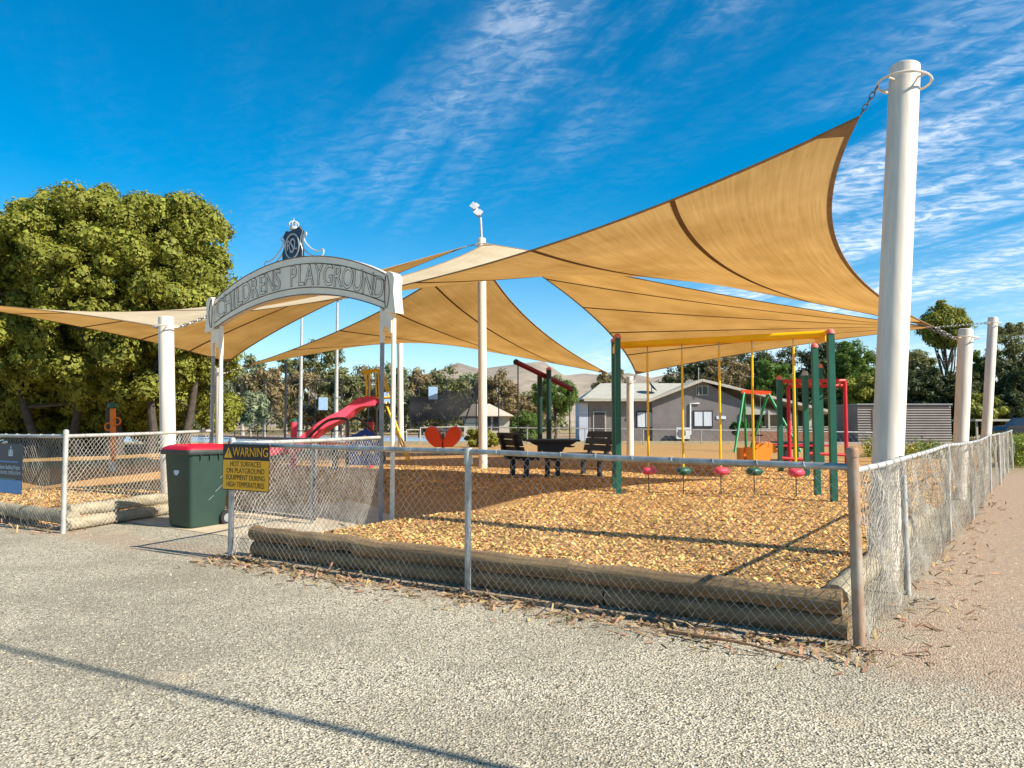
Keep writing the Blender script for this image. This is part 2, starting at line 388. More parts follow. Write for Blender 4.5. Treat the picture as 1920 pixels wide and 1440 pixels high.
# loose chips and pebbles: real flakes and stones, too many to count
def flakes(name, P, Lr, Wr, m, tilt=.5, kind='stuff', lift=.006):
    n_ = len(P); a = rng.uniform(0, 2*np.pi, n_); l = rng.uniform(*Lr, n_); w = rng.uniform(*Wr, n_)
    tx = rng.normal(0, tilt, n_); ty = rng.normal(0, tilt, n_)
    ax = np.stack([np.cos(a), np.sin(a), tx], 1)*l[:, None]/2; bx = np.stack([-np.sin(a), np.cos(a), ty], 1)*w[:, None]/2
    c = P + np.stack([0*a, 0*a, lift+np.abs(tx)*l*.3+np.abs(ty)*w*.3], 1); up = np.array([0, 0, .004])
    V = np.stack([c-ax-bx, c+ax-bx, c+ax+bx, c-ax+bx, c+up], 1).reshape(-1, 3)
    i0 = (np.arange(n_)*5)[:, None]; Fq = np.concatenate([i0+np.array([[0, 1, 4]]), i0+np.array([[1, 2, 4]]), i0+np.array([[2, 3, 4]]), i0+np.array([[3, 0, 4]])], 0)
    return npmesh(name, V, Fq, m, kind=kind)
pts = []
while len(pts) < 130000:
    u = rng.uniform(.15, 13.5); v = .2 + 17*rng.random()**1.7
    if not in_bed(u, v): continue
    p = uv(u, v)
    if p.y > 21 or on_path(p.x, p.y) < 1.6+.15*math.sin(u*5): continue
    pts.append((p.x, p.y, hm(p.x, p.y)))
tag(flakes('bark_chips', np.array(pts), (.015, .048), (.008, .022), CHIP, .33, lift=.002), 'loose orange-brown bark chips strewn over the mulch bed', 'bark chips')
PEB = mat('pebble', (.49, .42, .29), .85, var=.25, scale=30, island=.5)
pts = []
while len(pts) < 52000:
    y = 1.9 + 8.5*rng.random()**1.8; x = rng.uniform(-.75, .75)*y
    u, v = touv(x, y)
    if (v > -.05 and u > -.2 and not (5.9 < u < 9.2 and v < 1.2)): continue
    if u < -.9 and rng.random() < .65: continue
    pts.append((x, y, 0))
P = np.array(pts); n_ = len(P); s_ = rng.uniform(.003, .0065, n_)*np.where(rng.random(n_) < .02, 1.9, 1)
dirs = np.array([[1, 0, 0], [0, 1, 0], [-1, 0, 0], [0, -1, 0], [0, 0, .75], [0, 0, -.3]])
V = P[:, None, :] + dirs[None]*s_[:, None, None]*rng.uniform(.6, 1.35, (n_, 6, 1)); a = rng.uniform(0, 6.28, n_)
d = V-P[:, None, :]; V = np.stack([d[..., 0]*np.cos(a)[:, None]-d[..., 1]*np.sin(a)[:, None], d[..., 0]*np.sin(a)[:, None]+d[..., 1]*np.cos(a)[:, None], d[..., 2]], -1)+P[:, None, :]
i0 = (np.arange(n_)*6)[:, None]; Fq = np.concatenate([i0+np.array([t_]) for t_ in ((0, 1, 4), (1, 2, 4), (2, 3, 4), (3, 0, 4))], 0)
tag(npmesh('loose_gravel', V.reshape(-1, 3), Fq, PEB, kind='stuff'), 'loose pale grey gravel stones across the forecourt', 'gravel')
# dead leaves and bark strips along the foot of the fence
LITTER = mat('dry_litter', (.40, .25, .12), .9, var=.4, scale=12, island=.6)
pts = []
for _ in range(1700):
    k = rng.random()
    if k < .72: p = uv(rng.uniform(-.1, 5.9), -abs(rng.normal(.12, .2))-.02)
    elif k < .9: p = uv(-abs(rng.normal(.1, .28)), rng.uniform(-.4, 12))
    else: p = uv(rng.uniform(8.9, 11.5), rng.normal(-.1, .22))
    pts.append((p.x, p.y, 0))
tag(flakes('leaf_litter', np.array(pts), (.03, .11), (.006, .02), LITTER, .35), 'dry leaves and bark strips gathered at the foot of the fence', 'leaf litter')
# ------------------------------------------------------------------ shade posts and sails
def post(label, base, top, r, ringdrop=.16, light=False):
    t = thing('shade_sail_post', base, label, 'post', 'cream posts holding the shade sails')
    ax = (Vector(top)-Vector(base)).normalized(); Lh = (Vector(top)-Vector(base)).length
    MB().lathe(base, [(r, -.25), (r, Lh-.03), (r*.97, Lh-.01), (r*.85, Lh)], 28, ax).build('pole', CREAM, t, True)
    rc = Vector(top)-ax*ringdrop
    m = MB().ring(rc, r*1.72, .011, ax, 32, 6)
    for k in range(4):
        a = k*math.pi/2+.5; dv = Vector((math.cos(a), math.sin(a), 0)); m.tube([rc+dv*r*.9, rc+dv*r*1.72], .009, 6)
    m.build('ring', CREAM, t, True)
    return t, rc, r*1.72
def gpost(px, py, z): p = G(px, py, z); return Vector((p.x, p.y, hm(p.x, p.y)))
bP1 = gpost(1656, 1042, .19); tP1 = at(1697, 123, bP1.y+.1)
bL = gpost(317, 932, .19); tL = at(311, 594, bL.y)
step = (UU*10.1).to_3d()
b05 = uv(.22, 10.7); b05.x = at(1796, 840, b05.y).x; b05.z = hm(b05.x, b05.y); t05 = at(1811, 617, b05.y)
b58 = uv(.22, 18.8); b58.x = at(1845, 830, b58.y).x; b58.z = hm(b58.x, b58.y); t58 = at(1862, 595, b58.y)
bC = uv(10.15, 10.6); bC = Vector((at(906, 800, bC.y).x, bC.y, hm(bC.x, bC.y))); tC = at(903, 447, bC.y)
b80 = uv(10.2, 18.7); b80 = Vector((at(1181, 800, b80.y).x, b80.y, hm(b80.x, b80.y))); t80 = at(1181, 706, b80.y)
bB = Vector((at(412, 800, 24.4).x, 24.4, .33)); tB = at(411, 690, 24.4)
b75 = Vector((at(752, 800, 31.0).x, 31.0, .36)); t75 = Vector((b75.x-.1, 31.2, 5.0))
bF = Vector((bL.x, bL.y, 0))+step; bF.z = .2; tF = bF+Vector((-.2, -.1, 4.15))
posts = {}
for key, lab, b_, t_, r_ in (
    ('P1', 'thick cream steel post beside the fence corner, tallest sail corner chained to it', bP1, tP1, .127),
    ('L', 'short cream steel post beside the wheelie bin and the entrance arch', bL, tL, .115),
    ('M', 'short cream post half way along the road fence with several chains', b05, t05, .122),
    ('N', 'tall cream post at the far end of the road fence', b58, t58, .12),
    ('C', 'tall central cream post carrying a floodlight above the sail peak', bC, tC, .105),
    ('R', 'short cream post in front of the grey weatherboard house', b80, t80, .115),
    ('B', 'short cream post under the big dense tree near the tennis court', bB, tB, .115),
    ('K', 'cream post behind the slide ladder rising under the rear sail', b75, t75, .115),
    ('F', 'cream post beside the dense green tree carrying the outer sail corner', bF, tF, .12)):
    posts[key] = post(lab, b_, t_, r_)
# floodlight on the centre post
tl = thing('floodlight', tC, 'small double floodlight on a thin mast above the central post', 'floodlight')
mt = at(901, 408, bC.y)
MB().tube([tC+Vector((0, 0, -.02)), mt], .03, 8).build('mast', GALVW, tl, True)
for s_, (px, py) in enumerate(((899, 400), (892, 388))):
    c = at(px, py, bC.y-.1); m = MB(); Q = Matrix.Rotation(R(35), 3, 'Y') @ Matrix.Rotation(R(-25), 3, 'X')
    m.box(c, (.11, .10, .16), Q); m.box(c+Vector((-.05, -.05, .02)), (.15, .02, .18), Q)
    h = m.build('lamp_head', STEEL, tl)
def sail_nodes(t):
    n = lambda ty: t.nodes.new(ty)
    out = n('ShaderNodeOutputMaterial'); uvn = n('ShaderNodeUVMap'); mp = n('ShaderNodeMapping'); mp.inputs['Scale'].default_value = (110, 3.5, 1)
    t.links.new(uvn.outputs[0], mp.inputs[0])
    no = n('ShaderNodeTexNoise'); no.inputs['Scale'].default_value = 1.6; no.inputs['Detail'].default_value = 7; no.inputs['Roughness'].default_value = .7; t.links.new(mp.outputs[0], no.inputs['Vector'])
    mp2 = n('ShaderNodeMapping'); mp2.inputs['Scale'].default_value = (5, 5, 1); t.links.new(uvn.outputs[0], mp2.inputs[0])
    n2 = n('ShaderNodeTexNoise'); n2.inputs['Scale'].default_value = 1.3; n2.inputs['Detail'].default_value = 5; t.links.new(mp2.outputs[0], n2.inputs['Vector'])
    ad = n('ShaderNodeMath'); ad.operation = 'ADD'; t.links.new(no.outputs[0], ad.inputs[0]); t.links.new(n2.outputs[0], ad.inputs[1])
    mr = n('ShaderNodeMapRange'); mr.inputs[1].default_value = .66; mr.inputs[2].default_value = 1.34; t.links.new(ad.outputs[0], mr.inputs[0])
    def ramp(a, c):
        k = n('ShaderNodeValToRGB'); k.color_ramp.elements[0].color = a+(1,); k.color_ramp.elements[1].color = c+(1,); t.links.new(mr.outputs[0], k.inputs[0]); return k.outputs[0]
    d = n('ShaderNodeBsdfDiffuse'); t.links.new(ramp((.58, .46, .27), (.86, .74, .52)), d.inputs[0])
    tr = n('ShaderNodeBsdfTranslucent'); t.links.new(ramp((.40, .19, .033), (.84, .46, .125)), tr.inputs[0])
    ms = n('ShaderNodeMixShader'); ms.inputs[0].default_value = .38; t.links.new(d.outputs[0], ms.inputs[1]); t.links.new(tr.outputs[0], ms.inputs[2])
    t.links.new(ms.outputs[0], out.inputs[0])
SAIL = node_mat('shade_cloth', sail_nodes)
def chain_links(a, b_, name, parent, single=False, r=.007, ln=.075):
    a, b_ = Vector(a), Vector(b_); L_ = (b_-a).length; n_ = max(2, int(L_/(ln*.72))); d = (b_-a)/L_
    holder = None; mm = MB(); side = d.cross(Vector((0, 0, 1))).normalized(); upv = side.cross(d)
    parts = []
    for k in range(n_):
        c = a+d*(L_*(k+.5)/n_); ax = side if k % 2 else upv; m = MB().ring(c, ln/2, r, ax, 12, 5, .52, d)
        if single: parts.append(m)
        else: mm.add(m.v, m.f)
    if single:
        h = parts[0].build(name, CHAIN, parent, True)
        for m in parts[1:]: m.build('link', CHAIN, h, True)
        return h
    return mm.build(name, CHAIN, parent, True)
def sail(label, keys, corners, sags, seams=(.2, .4, .6, .8), n=36, axis=0, drop=(0, 0, 0, 0)):
    """corners in order round the cloth; sags = inward curve of each edge as part of its length"""
    c = [Vector(x) for x in corners]; cen = sum(c, Vector())/4
    t = thing('shade_sail', cen, label, 'shade sail', 'tan shade sails over the playground')
    def edge(i, s):
        a, b_ = c[i], c[(i+1) % 4]; mid = (a+b_)/2; w = (cen-mid); w.normalize()
        return a.lerp(b_, s)+(w*sags[i]*(b_-a).length-Vector((0, 0, drop[i])))*(4*s*(1-s))
    def surf(u, v):          # Coons patch
        e0, e2 = edge(0, u), edge(2, 1-u); e3, e1 = edge(3, 1-v), edge(1, v)
        return e0*(1-v)+e2*v+e3*(1-u)+e1*u-(c[0]*(1-u)*(1-v)+c[1]*u*(1-v)+c[2]*u*v+c[3]*(1-u)*v)
    m = MB(); uvs = []
    for j in range(n+1):
        for i in range(n+1): m.v.append(tuple(surf(i/n, j/n)))
    m.f = [(j*(n+1)+i, j*(n+1)+i+1, (j+1)*(n+1)+i+1, (j+1)*(n+1)+i) for j in range(n) for i in range(n)]
    o = m.build('cloth', SAIL, t, True); me = o.data; ul = me.uv_layers.new(name='UVMap')
    for lp in me.loops:
        k = lp.vertex_index; uu_, vv_ = (k % (n+1))/n, (k//(n+1))/n
        ul.data[lp.index].uv = (uu_, vv_) if axis == 0 else (vv_, uu_)
    def nrm(u, v):
        e = .01; return (surf(min(1, u+e), v)-surf(max(0, u-e), v)).cross(surf(u, min(1, v+e))-surf(u, max(0, v-e))).normalized()
    def strip(f, w, k, name, mm_):
        s_ = MB()
        for i in range(k+1):
            (u, v), (du, dv) = f(i/k); p = surf(u, v); q = nrm(u, v)
            if q.z < 0: q = -q
            a = surf(min(1, max(0, u+du)), min(1, max(0, v+dv)))-p; a = a.normalized()*w if a.length > 1e-6 else Vector()
            s_.v += [tuple(p-q*.006), tuple(p+a-q*.006), tuple(p+a+q*.006), tuple(p+q*.006)]
        s_.f = [(4*i+j, 4*i+(j+1) % 4, 4*i+4+(j+1) % 4, 4*i+4+j) for i in range(k) for j in range(4)]
        return s_.build(name, mm_, t)
    for s_ in seams:
        strip((lambda x: ((s_, .004+.992*x), (.02, 0))) if axis == 0 else (lambda x: ((.004+.992*x, s_), (0, .02))), .06, 40, 'seam', SEAM)
    for f in ((lambda x: ((x, 0), (0, .02))), (lambda x: ((1, x), (-.02, 0))), (lambda x: ((x, 1), (0, -.02))), (lambda x: ((0, x), (.02, 0)))):
        strip(f, .055, 40, 'hem', HEM)
    for k, (cu, cv_) in enumerate(((0, 0), (1, 0), (1, 1), (0, 1))):
        su, sv = (1 if cu == 0 else -1), (1 if cv_ == 0 else -1); s_ = MB(); q = 5; e = .045
        for off in (-.009, .009):
            for i in range(q+1):
                for j in range(q+1-i):
                    u, v = cu+su*e*i/q, cv_+sv*e*j/q; nn = nrm(u, v); nn = nn if nn.z > 0 else -nn; s_.v.append(tuple(surf(u, v)+nn*off))
        row = lambda i: sum(q+1-a for a in range(i)); half = len(s_.v)//2
        for o_ in (0, half):
            for i in range(q):
                for j in range(q-i):
                    s_.f.append((o_+row(i)+j, o_+row(i+1)+j, o_+row(i)+j+1))
                    if j < q-i-1: s_.f.append((o_+row(i+1)+j, o_+row(i+1)+j+1, o_+row(i)+j+1))
        s_.build('corner_patch', HEM, t)
        if keys[k]:
            _, rc, rr = posts[keys[k]]; d = (c[k]-rc); d.z = 0; d.normalize()
            chain_links(c[k], rc+d*rr, 'chain', t, single=(keys[k] == 'P1'))
    return t
def inset(a, target, px=None, d=.55, z=None):
    a = Vector(a); v = Vector(target)-a; v.z = 0; v.normalize(); p = a+v*d
    p.z = a.z-.16 if z is None else z
    return p
cP1 = at(1612, 218, bP1.y+.22)
cL2 = inset(tL, bP1+Vector((0, 0, 0)), d=.9, z=tL.z-.1); cL2 = at(398, 590, bL.y+.15)
cM2 = at(1752, 613, b05.y-.05)
cC = [inset(tC, q, d=.35, z=tC.z-.2) for q in (bP1, b58, b75, bF)]
cM4 = at(1735, 612, b05.y+.5); cN4 = at(1758, 613, b58.y-.1)
cR4 = at(1192, 702, b80.y-.3); cR3 = at(1143, 701, b80.y-.05)
cB3 = at(452, 688, bB.y+.2); cK3 = inset(t75, bC, d=.6)
cB1 = at(428, 679, bB.y-.3); cF1 = inset(tF, bC, d=.6); cL1 = inset(tL, bB, d=.75, z=tL.z-.12)
sail('large front shade sail rising to the thick post at the fence corner', ('P1', 'M', 'C', 'L'), (cP1, cM2, cC[0], cL2), (.10, .07, .07, .055), axis=1, drop=(0, -.05, .12, .28))
sail('right rear shade sail stretched towards the far end of the road fence', ('M', 'N', 'R', 'C'), (cM4, cN4, cR4, cC[1]), (.06, .05, .08, .06))
sail('rear shade sail hanging over the slide and table', ('C', 'R', 'K', 'B'), (cC[2], cR3, cK3, cB3), (.085, .06, .06, .07), axis=1)
sail('left shade sail between the entrance arch and the big dense tree', ('L', 'C', 'B', 'F'), (cL1, cC[3], cB1, cF1), (.055, .07, .06, .06))
# ------------------------------------------------------------------ chain link fences
def wire_mesh(b, p0, p1, zlo, zhi, pitch=.066, r=.0019, slope=1.05, jit=.004, bulge=.02, seed=0, trim=None):
    """diamond mesh between two ground points; every wire a bent polyline through its crossings"""
    p0, p1 = Vector((p0[0], p0[1], 0)), Vector((p1[0], p1[1], 0)); L_ = (p1-p0).length; d = (p1-p0)/L_; nn = Vector((d.y, -d.x, 0)); H = zhi-zlo
    rg = random.Random(seed); hh = pitch*slope/2; rows = int(H/hh); hh = H/rows; cols = int(L_/(pitch/2)); cw = L_/cols
    jt = {}
    def pt(i, j):
        if (i, j) not in jt:
            x = i*cw; z = zlo+j*hh; bl = bulge*math.sin(x*2.1+seed)*math.sin(math.pi*j/rows)+bulge*.5*math.sin(x*5.3+j*.4+seed)
            jt[i, j] = p0+d*(x+rg.gauss(0, jit))+Vector((0, 0, z+rg.gauss(0, jit)))+nn*(bl+rg.gauss(0, jit*.5))
        return jt[i, j]
    for sgn in (1, -1):
        for i0 in range(-rows, cols+rows):
            if (i0 if sgn == 1 else i0+rows*0) % 2: continue
            pl_ = []
            for j in range(rows+1):
                i = i0+sgn*j
                if 0 <= i <= cols: pl_.append(pt(i, j))
            if len(pl_) > 1: b.tube(pl_, r, 3, cap=False)
    return b
def ties(b, a, c, step=.28, r=.033):
    a, c = Vector(a), Vector(c); n_ = int((c-a).length/step); d = (c-a).normalized()
    for k in range(1, n_):
        p = a.lerp(c, k/n_); b.ring(p, r, .0026, (d+Vector((0, 0, .5))).normalized(), 10, 4)
    return b
def rail(t, a, c, r=.021, m=GALV, name='rail'):
    o = MB().tube([a, Vector(a).lerp(Vector(c), .5)+Vector((0, 0, -.006)), c], r, 12).build(name, m, t, True)
    ties(MB(), a, c, r=r+.003).build('wire_tie', WIRE, o, kind='stuff'); return o
def fpost(t, p, h, r=.026, m=GALV, cap=True, name='post', lean=(0, 0)):
    p = Vector(p); tp = p+Vector((lean[0], lean[1], h))
    o = MB().tube([p-Vector((0, 0, .1)), p.lerp(tp, .5), tp], r, 14).build(name, m, t, True)
    if cap: MB().lathe(tp, [(r*1.1, -.04), (r*1.1, 0), (r*.95, .014), (r*.5, .022), (.002, .025)], 14).build('cap', RUST if m is RUST else GALVW, o, True)
    return o
def zrail(px, py, p): return at(px, py, p.y).z
pc = G(1612, 1215); pm = G(877, 1108); pw = G(432, 1045); pl_ = G(118, 1000)
tcn_z = zrail(1605, 876, pc); zm = zrail(877, 846, pm); zw = zrail(432, 832, pw); zl = zrail(118, 818, pl_)
ff = thing('chain_link_fence', pm, 'front chain link fence with grey rail between the warning sign and the rusty corner post', 'fence')
fpost(ff, pc, tcn_z+.10, .034, RUST, lean=(-.012, .01)); fpost(ff, pm, zm+.005, .026, GALV, cap=False); fpost(ff, pw, zw+.04, .027, GALV)
rail(ff, (pm.x, pm.y, zm), (pc.x, pc.y, tcn_z)); rail(ff, (pw.x, pw.y, zw), (pm.x, pm.y, zm))
MB().tube([Vector((pm.x, pm.y, zm-.10)), Vector((pm.x, pm.y, zm+.028))], .034, 12).build('tee_fitting', GALVW, ff, True)
b = MB(); wire_mesh(b, pc, pm, .02, min(tcn_z, zm)-.0, seed=1); wire_mesh(b, pm, pw, .02, zm, seed=2); b.build('wire_mesh', WIRE, ff, kind='stuff')
# entrance arch geometry is needed for the return panels
aR = G(735, 985); aL = Vector((aR.x, aR.y, 0))+(UU*3.82).to_3d()
aR2 = Vector((aR.x, aR.y, 0))+(UU*.2).to_3d(); aL2 = aL-(UU*.2).to_3d()
rf = thing('chain_link_fence', pw, 'short chain link panel running from the warning sign back to the arch', 'fence')
za = zrail(705, 820, aR2); ra = Vector((aR2.x, aR2.y, za)); rail(rf, (pw.x, pw.y, zw+.0), ra, .022, GALVW)
b = MB(); wire_mesh(b, pw, aR2, .03, min(zw, za), seed=3, pitch=.06); b.build('wire_mesh', WIREW, rf, kind='stuff')
lf = thing('chain_link_fence', pl_, 'chain link fence with pale rails carrying the dark blue project sign', 'fence')
zl2 = zrail(400, 808, aL); fpost(lf, pl_, zl+.06, .03, GALVW)
rail(lf, (pl_.x, pl_.y, zl), (aL.x, aL.y, zl2), .023, GALVW)
pe = Vector((pl_.x, pl_.y, 0))
for k in range(3):
    q = pe+(UU*2.75).to_3d(); rail(lf, (pe.x, pe.y, zl), (q.x, q.y, zl), .023, GALVW); fpost(lf, q, zl+.06, .03, GALVW)
    b = MB(); wire_mesh(b, pe, q, .03, zl, seed=5+k); b.build('wire_mesh', WIREW, lf, kind='stuff'); pe = q
b = MB(); wire_mesh(b, pl_, aL, .03, zl, seed=4, pitch=.068); b.build('wire_mesh', WIREW, lf, kind='stuff')
# road fence with its patched netting
gf = thing('chain_link_fence', pc, 'road side fence patched with sagging wire netting, running off beside the dirt track', 'fence')
prev = Vector((pc.x, pc.y, 0)); zp = tcn_z-.02; NB = 9
for k in range(NB):
    v = 2.55*(k+1) if k else 1.75; q = uv(-.02-.024*v+.03*math.sin(k*2.1), v); zq = tcn_z-.01+.02*math.sin(k*1.7)+.012*k
    rail(gf, (prev.x, prev.y, zp), (q.x, q.y, zq), .02, GALVW)
    ln = (.03*math.sin(k*3.1), .03*math.cos(k*2.3)); fpost(gf, q, zq+.02, .024, GALVW, cap=False, lean=ln)
    b = MB(); wire_mesh(b, prev, q, .02, min(zp, zq), seed=20+k, pitch=.066 if k < 4 else .1, jit=.006, bulge=.04)
    if k < 4: wire_mesh(b, prev+Vector((.02, -.015, 0)), q+Vector((.02, -.015, 0)), .0, min(zp, zq)-.01, seed=40+k, pitch=.055, slope=1.9, jit=.010, bulge=.05, r=.0010)
    b.build('wire_mesh', NET, gf, kind='stuff'); prev, zp = q, zq
# entrance gate
g0 = G(590, 975, .08); g1 = G(428, 955, .08); gz_ = zrail(590, 824, g0)
gt = thing('entrance_gate', Vector((g0.x, g0.y, 0)), 'dark framed chain link gate standing ajar under the arch', 'gate')
def gp(s, z): return Vector((g0.x+(g1.x-g0.x)*s, g0.y+(g1.y-g0.y)*s, z))
MB().tube([gp(0, .08), gp(0, gz_-.06), gp(.015, gz_-.02), gp(.04, gz_), gp(.96, gz_+.01), gp(.985, gz_-.02), gp(1, gz_-.06), gp(1, .08)], .021, 10).build('frame', BRONZE, gt, True)
MB().tube([gp(0, .09), gp(1, .09)], .019, 10).build('bottom_rail', BRONZE, gt, True)
MB().tube([gp(.03, -.05), gp(.03, gz_-.1)], .022, 10).build('stile', GALVW, gt, True)
b = MB(); wire_mesh(b, gp(0, 0), gp(1, 0), .1, gz_-.01, seed=9, pitch=.062); b.build('wire_mesh', WIRE, gt, kind='stuff')
# ------------------------------------------------------------------ entrance arch
ar = thing('entrance_arch', (aR2+aL2)/2, 'cream steel entrance arch reading CHILDRENS PLAYGROUND with a shield emblem on top', 'arch')
ud = UU.to_3d(); nf = Vector((-VV.x, -VV.y, 0))       # ud runs right to left, nf faces the visitor
zA = at(738, 582, aR.y).z
for p in (aR, aR2, aL2, aL):
    m = mat('arch_leg_grey', (.36, .34, .33), .5, .2, var=.25, scale=5) if p in (aR2, aL) else ARCHP
    MB().tube([Vector((p.x, p.y, -.1)), Vector((p.x, p.y, zA-.42))], .03, 14).build('leg', m, ar, True)
    MB().tube([Vector((p.x, p.y, zA-.42)), Vector((p.x, p.y, zA+.05))], .034, 14).build('leg_sleeve', ARCHP, ar, True)
for a, c in ((aR, aR2), (aL2, aL)):
    W_ = (c-a).length; h = .30; poly = [(0, 0), (0, h), (W_, h), (W_, 0)]
    arc = [(W_/2+.055*math.cos(x), .02+.07*math.sin(x)) for x in np.linspace(0, math.pi, 9)]
    poly = [(0, 0), (W_/2-.055, 0)] + arc[::-1] + [(W_/2+.055, 0), (W_, 0), (W_, h), (0, h)]
    MB().prism(poly, Vector((a.x, a.y, zA-.30))+nf*.02, ud, Vector((0, 0, 1)), -.03).build('bracket_plate', ARCHP, ar)
mid = (Vector((aR.x, aR.y, 0))+aL)/2; span = (aL-Vector((aR.x, aR.y, 0))).length
ztop_c = at(565, 484, mid.y).z; zbot_c = at(565, 556, mid.y).z; ztop_e = at(722, 512, aR.y).z; 
def arcpts(zc_, ze, half, n=28):
    rise = zc_-ze; Rr = (half*half+rise*rise)/(2*rise); out = []
    for k in range(n+1):
        x = -half+2*half*k/n; out.append((x, zc_-Rr+math.sqrt(Rr*Rr-x*x)))
    return out
half = span/2-.06
top = arcpts(ztop_c, ztop_e-.02, half); bot = arcpts(zbot_c, zA+.01, half)
xr = -ud                                            # left to right as read
def pan(poly_t, poly_b, off, th, name, m, parent):
    P_ = poly_t+poly_b[::-1]; return MB().prism(P_, Vector((mid.x, mid.y, 0))+nf*off, xr, Vector((0, 0, 1)), th).build(name, m, parent)
sp_ = pan(top, bot, -.05, .10, 'sign_panel', ARCHP, ar)
def lerp_arc(f): return [(a[0]*(1-f)+c[0]*f, a[1]*(1-f)+c[1]*f) for a, c in zip(bot, top)]
SIGNG = ARCHP
def arc3(f, off): return [Vector((mid.x, mid.y, 0))+nf*off+xr*p[0]*.985+Vector((0, 0, p[1])) for p in lerp_arc(f)]
for f in (0.012, .19, .80, .988): MB().tube(arc3(f, .053), .0065, 5).build('moulding', LETTER, ar)
txt = 'CHILDRENS PLAYGROUND'; b = MB()
wid = {'I': .10, ' ': .16, 'L': .15, 'E': .16, 'S': .165}; ws = [wid.get(ch, .195) for ch in txt]; tot = sum(ws); x = -half*.96; sc = 2*half*.96/tot
for ch, w in zip(txt, ws):
    w *= sc; xc = x+w/2; x += w
    if ch == ' ': continue
    fr = (xc+half)/(2*half)*28; i = int(min(27, max(0, fr))); pa = lerp_arc(.48); z = pa[i][1]+(pa[i+1][1]-pa[i][1])*(fr-i); sl = (pa[i+1][1]-pa[i][1])/(pa[i+1][0]-pa[i][0])
    xd = (xr+Vector((0, 0, sl*.55))).normalized(); yd = (Vector((0, 0, 1))-xr*sl*.35).normalized(); o_ = Vector((mid.x, mid.y, 0))+nf*.056+xr*xc+Vector((0, 0, z))
    g = text_geo(ch, .43, outline=.0042, narrow=.66); place_text(b, g, o_, xd, yd)
    g = text_geo(ch, .43, thick=.002, narrow=.64); bb = MB(); place_text(bb, g, o_-nf*.002, xd, yd); bb.build('letter', SIGNG, sp_)
b.build('letter_outline', LETTER, sp_, kind='stuff')
for sgn in (-1, 1):                                  # flared scroll ends
    xo = sgn*(half+.055); e0 = top[-1][1]; e1 = bot[-1][1]
    prof = [(-.075, e1-.03), (.115, e1-.06), (.085, e1+.16), (.075, (e0+e1)/2), (.09, e0-.06), (.06, e0+.0), (-.02, e0+.035), (-.075, e0+.0)]
    prof = [(p[0]*sgn, p[1]) for p in prof]
    if sgn < 0: prof = prof[::-1]
    o = MB().prism(prof, Vector((mid.x, mid.y, 0))-nf*.07+xr*xo, xr, Vector((0, 0, 1)), -.16 if False else .16).build('end_scroll', ARCHP, ar)
    for s2 in (0, 1):
        pts_ = [Vector((mid.x, mid.y, 0))+nf*.094+xr*(xo+sgn*(-.06+.02*s2+.045*math.sin(q*math.pi)*(1 if s2 else -.3)))+Vector((0, 0, e1+(e0-e1)*q)) for q in np.linspace(0.03, .97, 12)]
        MB().tube(pts_, .006, 5).build('moulding', LETTER, ar)
EMB = mat('emblem_pale', (.55, .56, .56), .5, .1, var=.15)
# emblem: shield with oval monogram, crown and scrolls
em = Vector((mid.x, mid.y, 0))+xr*(-.10*0+at(549, 460, mid.y).x*0); ex = (at(549, 460, mid.y).x-mid.x)/xr.x
eo = Vector((mid.x, mid.y, 0))+xr*ex; zE = at(549, 487, eo.y).z-.02; kS = eo.y/F
sh = [(-15, 0), (-20, 6), (-20, 16), (-15, 26), (-16, 38), (-19, 44), (-13, 53), (-6, 51), (0, 53), (8, 54), (13, 57), (20, 48), (17, 40), (16, 28), (20, 16), (20, 6), (14, 0), (6, -3), (-6, -3)]
q = kS*1.12; qx = q*1.24; e_ = MB().prism([(a*qx, c*q) for a, c in sh], eo+Vector((0, 0, zE))-nf*.015, xr, Vector((0, 0, 1)), .03).build('shield', SHIELD, ar)
MB().tube([eo+nf*.02+xr*a*qx+Vector((0, 0, zE+c*q)) for a, c in sh+[sh[0]]], .006, 5).build('shield_rim', STEEL, e_)
oc = eo+nf*.022+Vector((0, 0, zE+25*q)); MB().ring(oc, 14*qx, .012, nf, 28, 6, 1.2, xr).build('oval', EMB, e_)
for ch, dx, dz, sz in (('R', -8.5, 1, .21), ('S', 0, -.5, .31), ('L', 8.5, 1, .21)): b = MB(); place_text(b, text_geo(ch, sz, thick=.004, narrow=.72), oc+nf*.004+xr*dx*q+Vector((0, 0, dz*q)), xr, Vector((0, 0, 1))); b.build('monogram', EMB, e_)
cr = eo+Vector((0, 0, zE+54*q)); b = MB(); b.lathe(cr, [(7*q, 0), (7.6*q, 3*q), (7*q, 4*q)], 14)
for k in range(8):
    a = k*math.pi/4; d = Vector((math.cos(a), math.sin(a), 0)); b.tube([cr+d*7*q+Vector((0, 0, 4*q)), cr+d*8.6*q+Vector((0, 0, 9*q)), cr+d*5*q+Vector((0, 0, 13.5*q)), cr+Vector((0, 0, 13*q))], .008, 5)
b.lathe(cr+Vector((0, 0, 13*q)), [(.4*q, 0), (2*q, 1.5*q), (.4*q, 3.6*q), (1.6*q, 4.6*q), (.2*q, 6*q)], 8); b.build('crown', EMB, ar)
